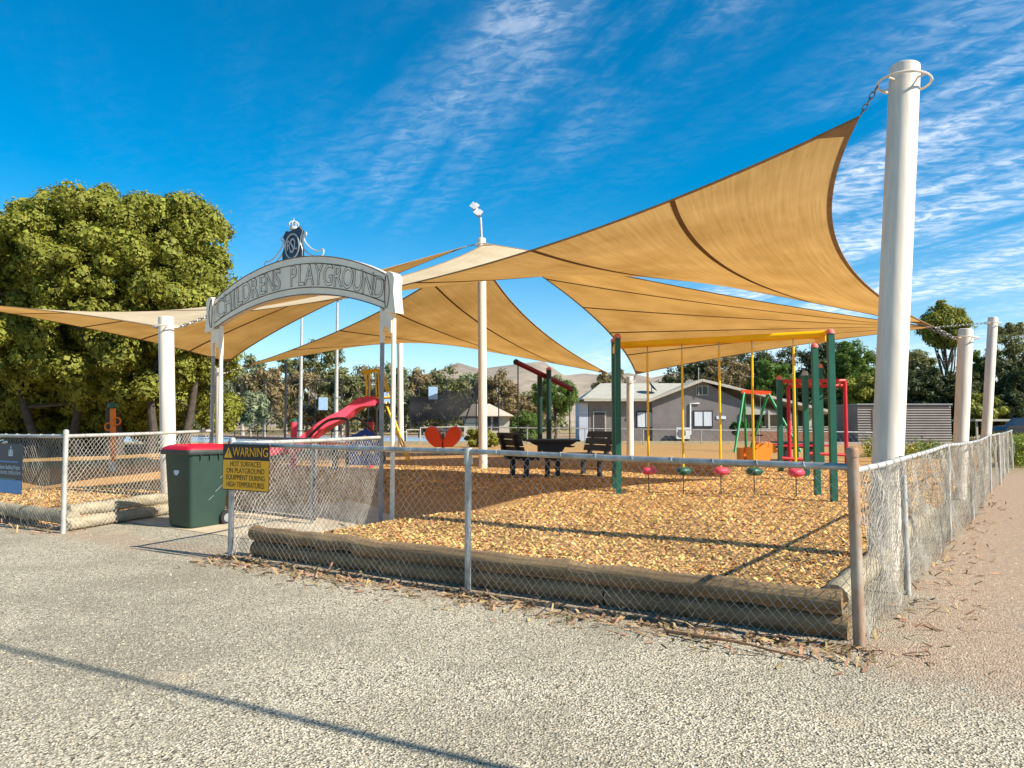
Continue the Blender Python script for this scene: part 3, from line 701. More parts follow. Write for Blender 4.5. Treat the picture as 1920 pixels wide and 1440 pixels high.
for sgn in (-1, 1):
    dz0 = lambda xx: (lerp_arc(1)[min(28, max(0, int((xx+half)/(2*half)*28)))][1])
    xe = ex+sgn*58*q*1.24; zb = dz0(xe)+.012
    p = [(18, 40), (24, 44), (25, 39), (22, 37), (21, 33), (27, 22), (38, 10), (50, 3), (56, 4), (59, 0), (57, -6), (50, -7), (41, -3), (30, 6), (21, 17), (18, 30), (18.5, 42)]
    zs = zE; lowest = zs-7*q; lift = zb+.0-lowest if True else 0
    pts_ = [eo+xr*sgn*a*qx+Vector((0, 0, zs+c*q+lift*max(0, (a-18)/41))) for a, c in p]
    MB().tube(smoothline(pts_, 4), .011, 6).build('scroll', EMB, ar, True)
# ------------------------------------------------------------------ border logs
def log(a, c, r, label, m=LOG, group=None, seed=0):
    a, c = Vector(a), Vector(c); rg = random.Random(seed); n_ = 14; P_ = []; rs = []
    for k in range(n_+1):
        s_ = k/n_; P_.append(a.lerp(c, s_)+Vector((rg.gauss(0, .006), rg.gauss(0, .006), rg.gauss(0, .005)))); rs.append(r*(1+.05*math.sin(k*1.3+seed)+rg.gauss(0, .015)))
    o = MB().tube([p-a for p in P_], rs, 14).build('timber_log', m, None, True); o.location = a
    return tag(o, label, 'log', group)
def lg(u0, u1, v, z, r, label, seed, m=LOG, v1=None): return log(uv(u0, v, z), uv(u1, v if v1 is None else v1, z), r, label, m, 'logs edging the mulch bed', seed)
lg(.12, 2.0, .14, .22, .075, 'upper border log ending behind the rusty corner post', 1); lg(2.02, 4.2, .15, .222, .078, 'upper border log in the middle of the front fence', 2); lg(4.22, 5.66, .17, .225, .074, 'upper border log with its sawn end near the warning sign', 3)
lg(.08, 1.7, .17, .07, .08, 'lower border log half buried behind the rusty corner post', 4); lg(1.72, 3.9, .17, .072, .08, 'lower border log half buried in the middle of the front fence', 5); lg(3.92, 5.64, .19, .07, .08, 'lower border log half buried near the warning sign', 6)
lg(.20, .20, .35, .20, .085, 'border log lying along the inside of the road fence', 7, LOGW, v1=3.2); lg(.20, .20, 3.25, .20, .085, 'border log further along the road fence netting', 8, LOGW, v1=6.4)
n2 = (aL-Vector((pl_.x, pl_.y, 0))).normalized(); sideL = Vector((-n2.y, n2.x, 0))
pa = Vector((pl_.x, pl_.y, 0))+n2*.2+sideL*.14; pb = pa+n2*2.3
log(pa+Vector((0, 0, .24)), pb+Vector((0, 0, .24)), .078, 'grey weathered upper log beside the wheelie bin', LOGW, 'logs edging the mulch bed', 9)
log(pa+Vector((.03, -.03, .08)), pb+Vector((.03, -.03, .08)), .08, 'grey weathered lower log beside the wheelie bin', LOGW, 'logs edging the mulch bed', 10)
lg(9.0, 11.4, .12, .16, .09, 'old border log under the dark blue project sign', 11, LOGW)
# ------------------------------------------------------------------ things at the entrance
def gm(px, py):
    z = .2
    for _ in range(6): p = G(px, py, z); z = hm(p.x, p.y)
    return Vector((p.x, p.y, z))
# wheelie bin
bb = G(372, 986); bn = thing('wheelie_bin', bb, 'dark green wheelie bin with a faded red lid beside the arch', 'bin')
bx = Vector((.51, .86, 0)).normalized(); by = Vector((-.86, .51, 0)).normalized(); bz = Vector((0, 0, 1))
def BP(x, y, z): return bb+bx*x+by*y+bz*z
def frust(rings):
    m = MB(); n_ = None
    for (hx0, hx1, hy, z, rr) in rings:
        pts_ = []
        for cx_, cy_, a0 in ((hx1-rr, hy-rr, 0), (hx0+rr, hy-rr, 90), (hx0+rr, -hy+rr, 180), (hx1-rr, -hy+rr, 270)):
            for a in (0, 30, 60, 90): pts_.append(BP(cx_+rr*math.cos(R(a0+a)), cy_+rr*math.sin(R(a0+a)), z))
        m.v += [tuple(p) for p in pts_]; n_ = len(pts_)
    for i in range(len(rings)-1):
        for k in range(n_): m.f.append((i*n_+k, i*n_+(k+1) % n_, (i+1)*n_+(k+1) % n_, (i+1)*n_+k))
    m.f += [tuple(range(n_-1, -1, -1)), tuple((len(rings)-1)*n_+k for k in range(n_))]
    return m
frust([(-.27, .22, .215, .015, .05), (-.29, .24, .225, .06, .05), (-.34, .30, .262, .93, .045), (-.345, .305, .265, .955, .04)]).build('body', BINM, bn, True)
rim = frust([(-.38, .33, .29, .935, .04), (-.39, .335, .295, .95, .04), (-.39, .335, .295, .985, .04), (-.38, .33, .29, .992, .04)]).build('rim', mat('bin_rim', srgb('3b423f'), .5), bn, True)
for k in range(4): MB().box(BP(-.2+.14*k, -.272, .90), (.012, .03, .075), Matrix((bx, by, bz)).transposed()).build('rib', BINM, rim)
lid = frust([(-.385, .36, .288, .994, .05), (-.375, .37, .28, 1.02, .06), (-.33, .36, .24, 1.05, .08), (-.30, .34, .2, 1.055, .08)]).build('lid', LIDM, bn, True)
MB().box(BP(.0, -.17, 1.052), (.56, .05, .022), Matrix((bx, by, bz)).transposed()).build('lid_ridge', LIDM, lid); MB().box(BP(.0, .12, 1.052), (.56, .05, .022), Matrix((bx, by, bz)).transposed()).build('lid_ridge', LIDM, lid)
MB().tube([BP(.335, -.2, .97), BP(.40, -.19, 1.0), BP(.40, .19, 1.0), BP(.335, .2, .97)], .016, 8).build('handle', mat('bin_rim', (0, 0, 0)), bn, True)
for s_ in (-1, 1):
    w = MB().lathe(BP(.235, s_*.245, .10), [(.04, -.025), (.095, -.025), (.10, -.015), (.10, .015), (.095, .025), (.04, .025)], 20, by).build('wheel', RUB, bn, True)
    MB().lathe(BP(.235, s_*.262, .10), [(.06, -.008), (.055, .008), (.02, .012)], 12, -by if s_ < 0 else by).build('rim', mat('wheel_grey', (.25, .25, .25), .5), w)
MB().lathe(BP(-.3265, .02, .72), [(.05, 0), (.05, .003)], 18, (-bx+bz*.05)).build('sticker', SGNW, bn)
for sx, sz, ll in ((.05, .45, .22), (.12, .62, .12), (-.05, .35, .1)): MB().bar(BP(sx, -.256+.0*sz, sz), BP(sx+ll*.7, -.2585, sz+ll*.55), .001, .004).build('scratch', mat('scratch', (.35, .40, .37), .7), bn)
# warning sign
so_ = Vector((pw.x, pw.y, 0)); sx_ = -UU.to_3d(); sn = nf
wl = at(424, 832, so_.y-.04); zt = wl.z; zb_ = at(424, 917, so_.y-.04).z; SW = .69; SH = zt-zb_
ws = thing('warning_sign', Vector((wl.x, wl.y, zb_)), 'yellow WARNING hot surfaces sign wired to the fence post', 'sign')
o0 = Vector((wl.x, wl.y, 0))+sn*.03
def SGN(x, z, off=0): return o0+sx_*x+sn*off+Vector((0, 0, zb_+z))
def plate(x0, x1, z0, z1, off, th, name, m, par): return MB().prism([(x0, z0), (x1, z0), (x1, z1), (x0, z1)], SGN(0, 0, off), sx_, Vector((0, 0, 1)), th).build(name, m, par)
pl0 = plate(0, SW, 0, SH, 0, .004, 'plate', SGNB, ws)
plate(.008, SW-.008, .008, SH*.655, .004, .0015, 'yellow_panel', SGNY, pl0)
tri = MB(); c_ = [(.02, SH*.70), (.15, SH*.70), (.085, SH*.93)]; tri.prism(c_, SGN(0, 0, .004), sx_, Vector((0, 0, 1)), .0015).build('warning_triangle', SGNY, pl0)
m = MB(); m.prism([(.081, SH*.765), (.089, SH*.765), (.092, SH*.86), (.078, SH*.86)], SGN(0, 0, .0056), sx_, Vector((0, 0, 1)), .001).build('exclamation_bar', SGNB, pl0)
plate(.080, .090, SH*.722, SH*.745, .0056, .001, 'exclamation_dot', SGNB, pl0)
def words(par, items, m, name='lettering', fn=SGN, xd=None):
    for body, x, z, sz, nar in items:
        bb_ = MB(); place_text(bb_, text_geo(body, sz, thick=.0006, narrow=nar), fn(x, z, .0068), xd or sx_, Vector((0, 0, 1))); bb_.build(name, m, par, kind='stuff')
words(pl0, [('WARNING', .415, SH*.822, .125, .86)], SGNY)
words(pl0, [('HOT SURFACES', SW/2, SH*.565, .072, .92), ('ON PLAYGROUND', SW/2, SH*.42, .072, .92), ('EQUIPMENT DURING', SW/2, SH*.275, .072, .84), ('HIGH TEMPERATURES', SW/2, SH*.12, .072, .80)], SGNB)
# project sign on the left fence
bs0 = at(47, 832, 9.75); SW2 = .92; zt2 = bs0.z; zb2 = at(47, 927, 9.75).z; H2 = zt2-zb2
ps = thing('project_sign', Vector((bs0.x, bs0.y, zb2)), 'dark blue project sign with pale crest fixed on the left fence', 'sign')
o2 = Vector((bs0.x, bs0.y, 0))-sx_*SW2
def S2(x, z, off=0): return o2+sx_*x+sn*(off+.02)+Vector((0, 0, zb2+z))
def plate2(x0, x1, z0, z1, off, th, name, m, par): return MB().prism([(x0, z0), (x1, z0), (x1, z1), (x0, z1)], S2(0, 0, off), sx_, Vector((0, 0, 1)), th).build(name, m, par)
p2 = plate2(0, SW2, 0, H2, 0, .005, 'plate', NAVY, ps); plate2(.006, SW2-.006, .006, H2*.27, .005, .001, 'blue_band', SBLUE, p2)
plate2(.2, SW2-.1, H2*.62, H2*.645, .005, .001, 'stripe', SBLUE, p2); plate2(.2, SW2-.15, H2*.275, H2*.30, .005, .001, 'stripe', mat('sign_green', srgb('5c7d68'), .5), p2)
words(p2, [('Nation Building Project', SW2-.33, H2*.52, .075, .8), ('ECONOMIC STIMULUS PLAN', SW2-.33, H2*.41, .06, .78)], SGNW, fn=S2)
cx0, cz0 = SW2-.31, H2*.84; m = MB()
for ox, oz, w_, h_ in ((0, 0, .045, .07), (-.045, -.01, .025, .075), (.045, -.01, .025, .075), (0, .055, .03, .03), (0, -.05, .12, .018)):
    m.prism([(cx0+ox-w_/2, cz0+oz-h_/2), (cx0+ox+w_/2, cz0+oz-h_/2), (cx0+ox+w_*.4, cz0+oz+h_*.3), (cx0+ox, cz0+oz+h_/2), (cx0+ox-w_*.4, cz0+oz+h_*.3)], S2(0, 0, .005), sx_, Vector((0, 0, 1)), .0012)
m.build('crest', SGNW, p2, kind='stuff')
# fallen stick and bark by the corner
for (a, c, lab) in (((1250, 1190), (1520, 1244), 'long curled strip of dry bark lying on the gravel by the rusty post'), ((1640, 985), (1690, 970), 'short dry twig lying on the dirt beside the road fence')):
    p, q_ = G(*a), G(*c); pts_ = [p.lerp(q_, k/8)+Vector((0, 0, .018+.02*math.sin(k/8*3.1)))+Vector((.02*math.sin(k*1.9), .015*math.cos(k*2.3), 0)) for k in range(9)]
    o = MB().tube([x-p for x in pts_], [.014*(1-.09*k) for k in range(9)], 7).build('dry_stick', mat('dry_bark', (.30, .16, .08), .9, var=.4, scale=20, bump=.4), None, True); o.location = p; tag(o, lab, 'stick')
# light pole off to the right of the camera: it throws the long thin shadow across the gravel
sp0 = G(900, 1430); pole0 = Vector((sp0.x, sp0.y, 0))+SUNH.to_3d()*4.9
lp = thing('light_pole', pole0, 'slim galvanised light pole beside the dirt track', 'pole')
MB().tube([pole0-Vector((0, 0, .2)), pole0+Vector((0, 0, 9.0))], [.032, .022], 14).build('pole', GALV, lp, True)
MB().tube([pole0+Vector((0, 0, 8.9)), pole0+Vector((.4, -.6, 9.25)), pole0+Vector((.7, -1.1, 9.3))], .03, 8).build('bracket', GALV, lp, True)
MB().box(pole0+Vector((.8, -1.3, 9.28)), (.25, .6, .1)).build('lamp_head', GALVW, lp)
# ------------------------------------------------------------------ pod swing (green posts, yellow beam, hanging pods)
pn = gm(1564, 941); pf = gm(1533, 929); qn = gm(1160, 927); qf = gm(1153, 917)
fr = thing('pod_swing', (pn+qn)/2, 'play frame with square green posts and a yellow overhead beam', 'play frame')
zt_n = at(1559, 626, pn.y).z; zt_f = at(1531, 652, pf.y).z; zq_n = at(1157, 634, qn.y).z; zq_f = at(1150, 642, qf.y).z
for p, zt_ in ((pn, zt_n), (pf, zt_f), (qn, zq_n), (qf, zq_f)):
    pst = MB().box(Vector((p.x, p.y, (p.z+zt_)/2-.1)), (.085, .085, zt_-p.z+.2)).build('post', GREENP, fr)
    MB().lathe(Vector((p.x, p.y, zt_)), [(.058, 0), (.058, .03), (.045, .06), (.015, .075)], 10).build('cap', CAPR, pst, True)
zb1 = at(1157, 648, (qn.y+qf.y)/2).z; eR = Vector(((pn.x+pf.x)/2, (pn.y+pf.y)/2, zb1+.02)); eL = Vector(((qn.x+qf.x)/2, (qn.y+qf.y)/2, zb1))
for a, c in ((Vector((pn.x, pn.y, zb1+.02)), Vector((pf.x, pf.y, zb1+.02))), (Vector((qn.x, qn.y, zb1)), Vector((qf.x, qf.y, zb1)))): MB().tube([a, c], .032, 10).build('cross_bar', YEL, fr, True)
off = Vector((0, .14, 0)); beams = []
for k in (-1, 1): beams.append(MB().tube([eL+off*k, eR+off*k], .045, 12).build('beam', YEL, fr, True))
for p in (eL, eR): MB().box(p+Vector((0, 0, -.07)), (.06, .36, .10)).build('bracket', YEL, fr)
pod_px = [(1215, 'r'), (1280, 'g'), (1350, 'r'), (1412, 'g'), (1490, 'r')]; protos = {}
def lobed(c, r, h, m, par, name):
    mb = MB(); n1, n2_ = 24, 10
    for j in range(n2_+1):
        th = math.pi*j/n2_
        for i in range(n1):
            a = 2*math.pi*i/n1; rr = r*(1+.10*math.cos(3*a))*math.sin(th)**.8; mb.v.append((c.x+rr*math.cos(a), c.y+rr*math.sin(a), c.z+h*math.cos(th)*(1-.25*math.sin(th)*0)))
    mb.f = [(j*n1+i, (j+1)*n1+i, (j+1)*n1+(i+1) % n1, j*n1+(i+1) % n1) for j in range(n2_) for i in range(n1)]
    return mb.build(name, m, par, True)
for px_, kd in pod_px:
    s_ = (px_-1157)/(1545-1157); base = eL.lerp(eR, s_); base = Vector((at(px_, 780, base.y).x, base.y, 0)); gz0 = hm(base.x, base.y); ztop = eL.z+(eR.z-eL.z)*s_
    if kd not in protos:
        col = 'red' if kd == 'r' else 'green'
        t = thing('hanging_pod', Vector((base.x, base.y, gz0)), 'faded red stepping pod hanging on a yellow pole' if kd == 'r' else 'dark green stepping pod hanging on a yellow pole', 'stepping pod', f'{col} stepping pods under the yellow beam')
        z1 = gz0+.42; MB().tube([(base.x, base.y, z1), (base.x, base.y, ztop-.17)], .019, 10).build('pole', YEL, t, True)
        MB().tube([(base.x, base.y, ztop-.18), (base.x, base.y, ztop-.03)], .009, 6).build('swivel', CHAIN, t, True)
        lobed(Vector((base.x, base.y, gz0+.36)), .125, .068, PINK if kd == 'r' else GREENP, t, 'pod'); MB().tube([(base.x, base.y, gz0-.02), (base.x, base.y, gz0+.3)], .008, 6).build('tether', DARKM, t)
        protos[kd] = (t, base)
    else: copy_tree(protos[kd][0], Vector((base.x, base.y, gz0)))
# ------------------------------------------------------------------ table and benches
tb = gm(1036, 893); Yt = tb.y
tt = thing('picnic_table', tb, 'black recycled plastic picnic table between two black benches', 'table')
ztt = at(1036, 824, Yt).z; kx = Yt/F
for k in range(5): MB().box((tb.x, tb.y-.30+.15*k, ztt-.02), (1.12, .142, .04)).build('slat', BLACKP, tt)
for dx in (-.11, .11):
    MB().box((tb.x+dx, tb.y, (tb.z+ztt)/2-.12), (.10, .12, ztt-tb.z-.0)).build('leg', BLACKP, tt)
arc = [(-.5, 0), (-.42, -.05), (-.25, -.12), (-.17, -.26), (-.16, -.40), (.16, -.40), (.17, -.26), (.25, -.12), (.42, -.05), (.5, 0)]
for dy in (-.2, .2): MB().prism([(a, c) for a, c in arc[::-1]], (tb.x, tb.y+dy, ztt-.042), (1, 0, 0), (0, 0, 1), -.06).build('support', BLACKP, tt)
def bench(px0, py0, facing, label):
    p = gm(px0, py0); t = thing('bench', p, label, 'bench', 'black benches at the picnic table'); f_ = facing; zs = p.z+.44
    for dy in (-.35, .35):
        MB().box((p.x-.05*f_, p.y+dy, p.z+.18), (.085, .09, .48)).build('leg', BLACKP, t); MB().box((p.x-.0*f_, p.y+dy, zs-.045), (.46, .07, .07)).build('seat_bearer', BLACKP, t)
        MB().bar((p.x-.19*f_, p.y+dy, zs-.03), (p.x-.34*f_, p.y+dy, zs+.45), .06, .09, (1, 0, 0)).build('back_support', BLACKP, t)
    for k in range(3): MB().box((p.x-.13*f_+.15*k*f_, p.y, zs+.01), (.135, 1.15, .04)).build('seat_slat', BLACKP, t)
    for k in range(3):
        z = zs+.14+.145*k; x = p.x-f_*(.185+.045*(k+.6)); MB().box((x, p.y, z), (.04, 1.15, .125), Matrix.Rotation(R(-16*f_), 3, 'Y')).build('back_slat', BLACKP, t)
    return t
t1 = bench(978, 894, 1, 'black slatted bench on the slide side of the picnic table'); t2 = bench(1105, 891, -1, 'black slatted bench on the house side of the picnic table')
for t in (t1, t2): t.rotation_euler = (0, 0, R(24))
# ------------------------------------------------------------------ slide with yellow ladder
YS = 23.0; sl = thing('slide', at(620, 850, YS-.8), 'faded red plastic slide with yellow ladder and hand loops', 'slide')
path = [(712, 757), (686, 759), (670, 766), (656, 778), (641, 787), (622, 796), (602, 809), (584, 823), (566, 836), (545, 846), (515, 850)]
m = MB(); sec = [(-.30, .20), (-.27, .22), (-.235, .17), (-.2, .02), (0, 0), (.2, .02), (.235, .17), (.27, .22), (.30, .20), (.27, -.05), (-.27, -.05)]
cen_ = smoothline([at(px_, py_, YS-1.5*(i/10)) for i, (px_, py_) in enumerate(path)], 4)
for p in cen_:
    for y_, z_ in sec: m.v.append((p.x+.25*y_, p.y+y_, p.z+z_))
k_ = len(sec)
for i in range(len(cen_)-1):
    for j in range(k_): m.f.append((i*k_+j, i*k_+(j+1) % k_, (i+1)*k_+(j+1) % k_, (i+1)*k_+j))
m.build('chute', PINK, sl, True)
top_ = cen_[0]; f0 = gm(748, 861)
MB().box(top_+Vector((.22, 0, -.03)), (.5, .62, .05)).build('platform', DARKM, sl)
for dy in (-.24, .24):
    a = top_+Vector((.1, dy, 0)); g_ = hm(a.x+.95, a.y+dy-.3); q_ = Vector((a.x+.85, a.y-.35, g_-.05)); MB().tube([a+Vector((.1, 0, .05)), q_], .03, 8).build('ladder_rail', YEL, sl, True)
    lo = [Vector((-.45, 0, .22)), Vector((-.47, 0, .85)), Vector((-.62, 0, .92)), Vector((-.3, 0, .98)), Vector((-.12, 0, 1.0)), Vector((-.02, 0, .9)), Vector((.18, 0, .25)), Vector((.14, 0, .18)), Vector((-.38, 0, .17)), Vector((-.45, 0, .22))]
    MB().tube(smoothline([a+x for x in lo], 3), .025, 7).build('hand_loop', YEL, sl, True)
    MB().tube([a+Vector((-.2, 0, .96)), a+Vector((-.16, 0, .17))], .02, 7).build('hand_bar', YEL, sl, True)
for k in range(7):
    s_ = (k+.7)/7.6; a = top_+Vector((.2, 0, .05)); q_ = Vector((top_.x+.95, top_.y-.35, hm(f0.x, f0.y))); c = a.lerp(q_, s_); MB().tube([c+Vector((0, -.24, 0)), c+Vector((0, .24, 0))], .02, 7).build('rung', YEL, sl, True)
for dx, dy in ((-.05, -.25), (-.05, .25)):
    p = top_+Vector((dx, dy, 0)); MB().tube([p, Vector((p.x+.02, p.y, hm(p.x, p.y)-.1))], .03, 8).build('leg', DARKM, sl, True)
# climbing unit with bronze arches and blue panel
YC = 18.6; cl = thing('climbing_unit', at(652, 880, YC), 'low climbing unit with bronze arched tubes and a blue wavy panel', 'climbing unit')
def px(P_, Y): return [at(a, c, Y) for a, c in P_]
MB().tube(smoothline(px([(572, 826), (592, 806), (612, 790), (630, 785), (648, 786), (652, 800), (652, 870)], YC), 5), .035, 8).build('arch_tube', BRONZE, cl, True)
MB().tube(smoothline(px([(656, 790), (664, 784), (678, 789), (698, 808), (716, 838), (722, 868)], YC+.1), 5), .035, 8).build('arch_tube', BRONZE, cl, True)
MB().tube(px([(651, 786), (651, 874)], YC+.3), .05, 10).build('post', mat('arch_leg_grey', (0, 0, 0)), cl, True)
o_ = at(684, 872, YC-.12); kk = YC/F; pp = [(-28, 0), (28, 0), (28, 52), (20, 56), (10, 62), (2, 68), (-6, 64), (-16, 58), (-28, 54)]
bp_ = MB().prism([(a*kk, c*kk) for a, c in pp], o_, (1, 0, 0), (0, 0, 1), .04).build('panel', BLUE, cl)
for a, c in ((0, 52), (-20, 46), (18, 46), (-10, 22), (14, 24)): MB().lathe(o_+Vector((a*kk, -.04, c*kk)), [(.05, 0), (.045, .03), (.02, .04)], 10, (0, -1, 0)).build('knob', YEL, bp_)
MB().box(at(628, 832, YC+.1), (.75, .5, .07)).build('step', ORANGE, cl); MB().box(at(628, 862, YC+.1), (.12, .12, .8)).build('step_leg', DARKM, cl)
for (px_, y0, y1, cm, lab) in ((550, 791, 880, GREENP, 'faded pink play post with a green cap beside the slide foot'), (694, 791, 872, DARKM, 'dark red play post with a dark cap behind the blue panel')):
    p = at(px_, y1, 19.6); p.z = hm(p.x, p.y); t = thing('play_post', p, lab, 'post'); z1 = at(px_, y0, 19.6).z
    MB().tube([p-Vector((0, 0, .1)), Vector((p.x, p.y, z1))], .085, 12).build('post', PINK if px_ == 550 else REDP, t, True); MB().lathe(Vector((p.x, p.y, z1)), [(.09, 0), (.085, .05), (.04, .085), (.01, .09)], 12).build('cap', cm, t, True)
# orange rocker shell
YR = 27.0; rk = thing('rocker_seat', at(831, 850, YR), 'bright orange two-lobed rocking seat on a stub post', 'rocker'); kk = YR/F
def shell(cx_, sgn, name):
    o = at(cx_, 838, YR); mb = MB(); n1, n2_ = 20, 9
    prof = [(0, 0), (17, 0), (26, 8), (33, 19), (35, 29), (31, 36), (24, 39), (15, 37), (9, 31), (6, 23), (3, 15), (0, 12)]
    pr = [(a*kk*sgn, c*kk) for a, c in prof]
    for dy, sc_ in ((-.42, .80), (-.36, .94), (-.2, 1.0), (.2, 1.0), (.36, .94), (.42, .80)):
        for a, c in pr: mb.v.append((o.x+a*(.85+.15*sc_), o.y+dy, o.z+.35*kk*10*(1-sc_)+c*sc_))
    k_ = len(pr)
    for i in range(5):
        for j in range(k_): mb.f.append((i*k_+j, i*k_+(j+1) % k_, (i+1)*k_+(j+1) % k_, (i+1)*k_+j))
    mb.f += [tuple(range(k_)), tuple(5*k_+k for k in range(k_))]
    return mb.build(name, ORANGE, rk, True)
shell(833, -1, 'seat_shell'); shell(831, 1, 'seat_shell')
c = at(831, 830, YR); MB().tube([Vector((c.x, c.y, hm(c.x, c.y)-.1)), c+Vector((0, 0, .0)), at(831, 812, YR)], .05, 10).build('post', GALV, rk, True); MB().lathe(at(831, 809, YR), [(.2, 0), (.2, .03), (.03, .06)], 16).build('hand_disc', GALV, rk, True)
# tilting swing beam on green posts
YW = 25.5; sw = thing('beam_swing', at(1020, 845, YW), 'tilted red swing beam between two dark green posts', 'swing')
for px_, yt in ((1012, 703), (1029, 694)):
    a = at(px_, yt, YW+(.25 if px_ == 1012 else -.25)); ps_ = MB().tube([Vector((a.x, a.y, hm(a.x, a.y)-.1)), a], .085, 12).build('post', mat('deep_green_paint', srgb('12352c'), .4), sw, True); MB().lathe(a, [(.09, 0), (.085, .06), (.03, .1)], 12).build('cap', CAPR, ps_, True)
e1, e2 = at(968, 679, YW-.6), at(1071, 729, YW+.4)
MB().tube([e1, e2], .085, 14).build('beam', mat('dark_red_paint', srgb('7c1a28'), .4), sw, True)
for e in (e1, e2):
    d = (e-(e1+e2)/2).normalized(); MB().lathe(e-d*.02, [(.095, 0), (.095, .07), (.05, .11), (.01, .12)], 12, d).build('end_cap', DARKM, sw, True)
for e, yb in ((e1+(e2-e1)*.03, 812), (e2-(e2-e1)*.03, 838)):
    q_ = at(0, yb, e.y); q_ = Vector((e.x, e.y, q_.z)); rod = MB().tube([e, q_], .02, 8).build('hanger', DARKM, sw, True); MB().lathe(q_, [(.03, -.02), (.17, 0), (.17, .03), (.03, .05)], 14).build('foot_disc', RUB, rod, True)
# ------------------------------------------------------------------ climbing frame (green posts, red bars)
cf = thing('jungle_gym', gm(1512, 893), 'red barred climbing frame on dark green posts behind the pod swing', 'climbing frame')
cps = {}
for nme, px_, by_, ty_, capm in (('a', 1464, 884, 712, CAPR), ('b', 1493, 874, 716, CAPR), ('c', 1513, 893, 704, GALVW), ('d', 1541, 880, 690, CAPR)):
    p = gm(px_, by_); z1 = at(px_-1, ty_, p.y).z; ps_ = MB().box(Vector((p.x, p.y, (p.z+z1)/2-.1)), (.10, .10, z1-p.z+.2)).build('post', GREENP, cf); MB().lathe(Vector((p.x, p.y, z1)), [(.068, 0), (.066, .05), (.05, .085), (.015, .1)], 10).build('cap', capm, ps_, True); cps[nme] = (p, z1)
YQ = cps['a'][0].y; r1 = at(1466, 715, YQ); r2 = at(1584, 714, YQ+.3); MB().tube([r1, r2], .045, 10).build('top_bar', REDP, cf, True)
r3 = at(1478, 724, YQ+1.0); r4 = at(1584, 723, YQ+1.2); MB().tube([r3, r4], .04, 10).build('top_bar', REDP, cf, True)
for p in (r3, r2, r4): MB().tube([p, Vector((p.x, p.y, hm(p.x, p.y)-.1))], .045, 10).build('upright', REDP, cf, True)
for k in range(6):
    s_ = (k+.5)/6; MB().tube([r1.lerp(r2, s_), r3.lerp(r4, s_)], .022, 8).build('rung', REDP, cf, True)
for (a, c) in (((1466, 859), (1512, 862)), ((1512, 850), (1584, 853))): MB().tube([at(a[0], a[1], YQ-.2), at(c[0], c[1], YQ-.2)], .035, 8).build('low_bar', REDP, cf, True)
# far picnic table, with red seats
pt_ = thing('picnic_table', Vector((at(1492, 850, 22).x, 22, .32)), 'far dark picnic table with red seats behind the climbing frame', 'table'); c = at(1492, 829, 22)
for k in range(4): MB().box((c.x, c.y-.27+.18*k, c.z), (1.3, .17, .04)).build('slat', BLACKP, pt_)
for dx in (-.35, .35): MB().box((c.x+dx, c.y, (c.z+.3)/2), (.1, .5, c.z-.3)).build('leg', BLACKP, pt_)
for dy in (-.65, .65): MB().box((c.x, c.y+dy, .75), (1.3, .25, .05)).build('seat', REDP, pt_)
for dx in (-.35, .35): MB().box((c.x+dx, c.y, .68), (.08, 1.4, .06)).build('bearer', BLACKP, pt_)
# green A-frame swing
YG = 29.5; ag = thing('swing_set', at(1420, 845, YG), 'green A-frame swing set with an orange top beam', 'swing'); GRN = mat('bright_green_paint', srgb('1f8a4c'), .4)
tL_, tR_ = at(1395, 734, YG), at(1440, 737, YG)
MB().bar(tL_+Vector((-.1, 0, 0)), tR_+Vector((.1, 0, 0)), .12, .14).build('top_beam', ORANGE, ag)
for p, feet in ((tL_, ((-.68, -1.0), (.35, 1.0))), (tR_, ((-.42, 1.0), (.85, -1.0)))):
    for dx, dy in feet: MB().tube([p, Vector((p.x+dx, p.y+dy, .3))], .05, 10).build('leg', GRN, ag, True)
for dx in (.28, .62):
    a = tL_+Vector((dx, 0, 0)); 
    MB().tube([a, Vector((a.x, a.y, .95))], .012, 6).build('chain', CHAIN, ag)
MB().box((tL_.x+.45, YG, .93), (.42, .2, .05)).build('swing_seat', RUB, ag)
# amber animal rocker
YA = 19.5; an = thing('animal_rocker', gm(1412, 880), 'amber cow-shaped spring rocker cut from flat panels', 'rocker'); kk = YA/F
prof = [(1396, 872), (1394, 842), (1400, 838), (1419, 840), (1421, 828), (1429, 832), (1432, 839), (1436, 839), (1437, 827), (1445, 832), (1454, 846), (1449, 849), (1442, 849), (1440, 860), (1433, 870)]
for dy in (-.16, .16):
    P_ = [at(a, c, YA) for a, c in prof]; P_ = P_[::-1]; MB().prism([(p.x, p.z) for p in P_], (0, YA+dy, 0), (1, 0, 0), (0, 0, 1), .035).build('side_panel', ORANGE2, an)
c = at(1388, 853, YA); MB().box(c, (.09, .30, .36)).build('back_panel', ORANGE2, an); MB().box(at(1404, 858, YA), (.3, .29, .05)).build('seat', ORANGE2, an)
c = at(1415, 870, YA); MB().tube([Vector((c.x+.09*math.cos(a), c.y+.09*math.sin(a), hm(c.x, c.y)-.03+a*.0105)) for a in np.linspace(0, 6*math.pi, 60)], .014, 6).build('spring', DARKM, an, True)
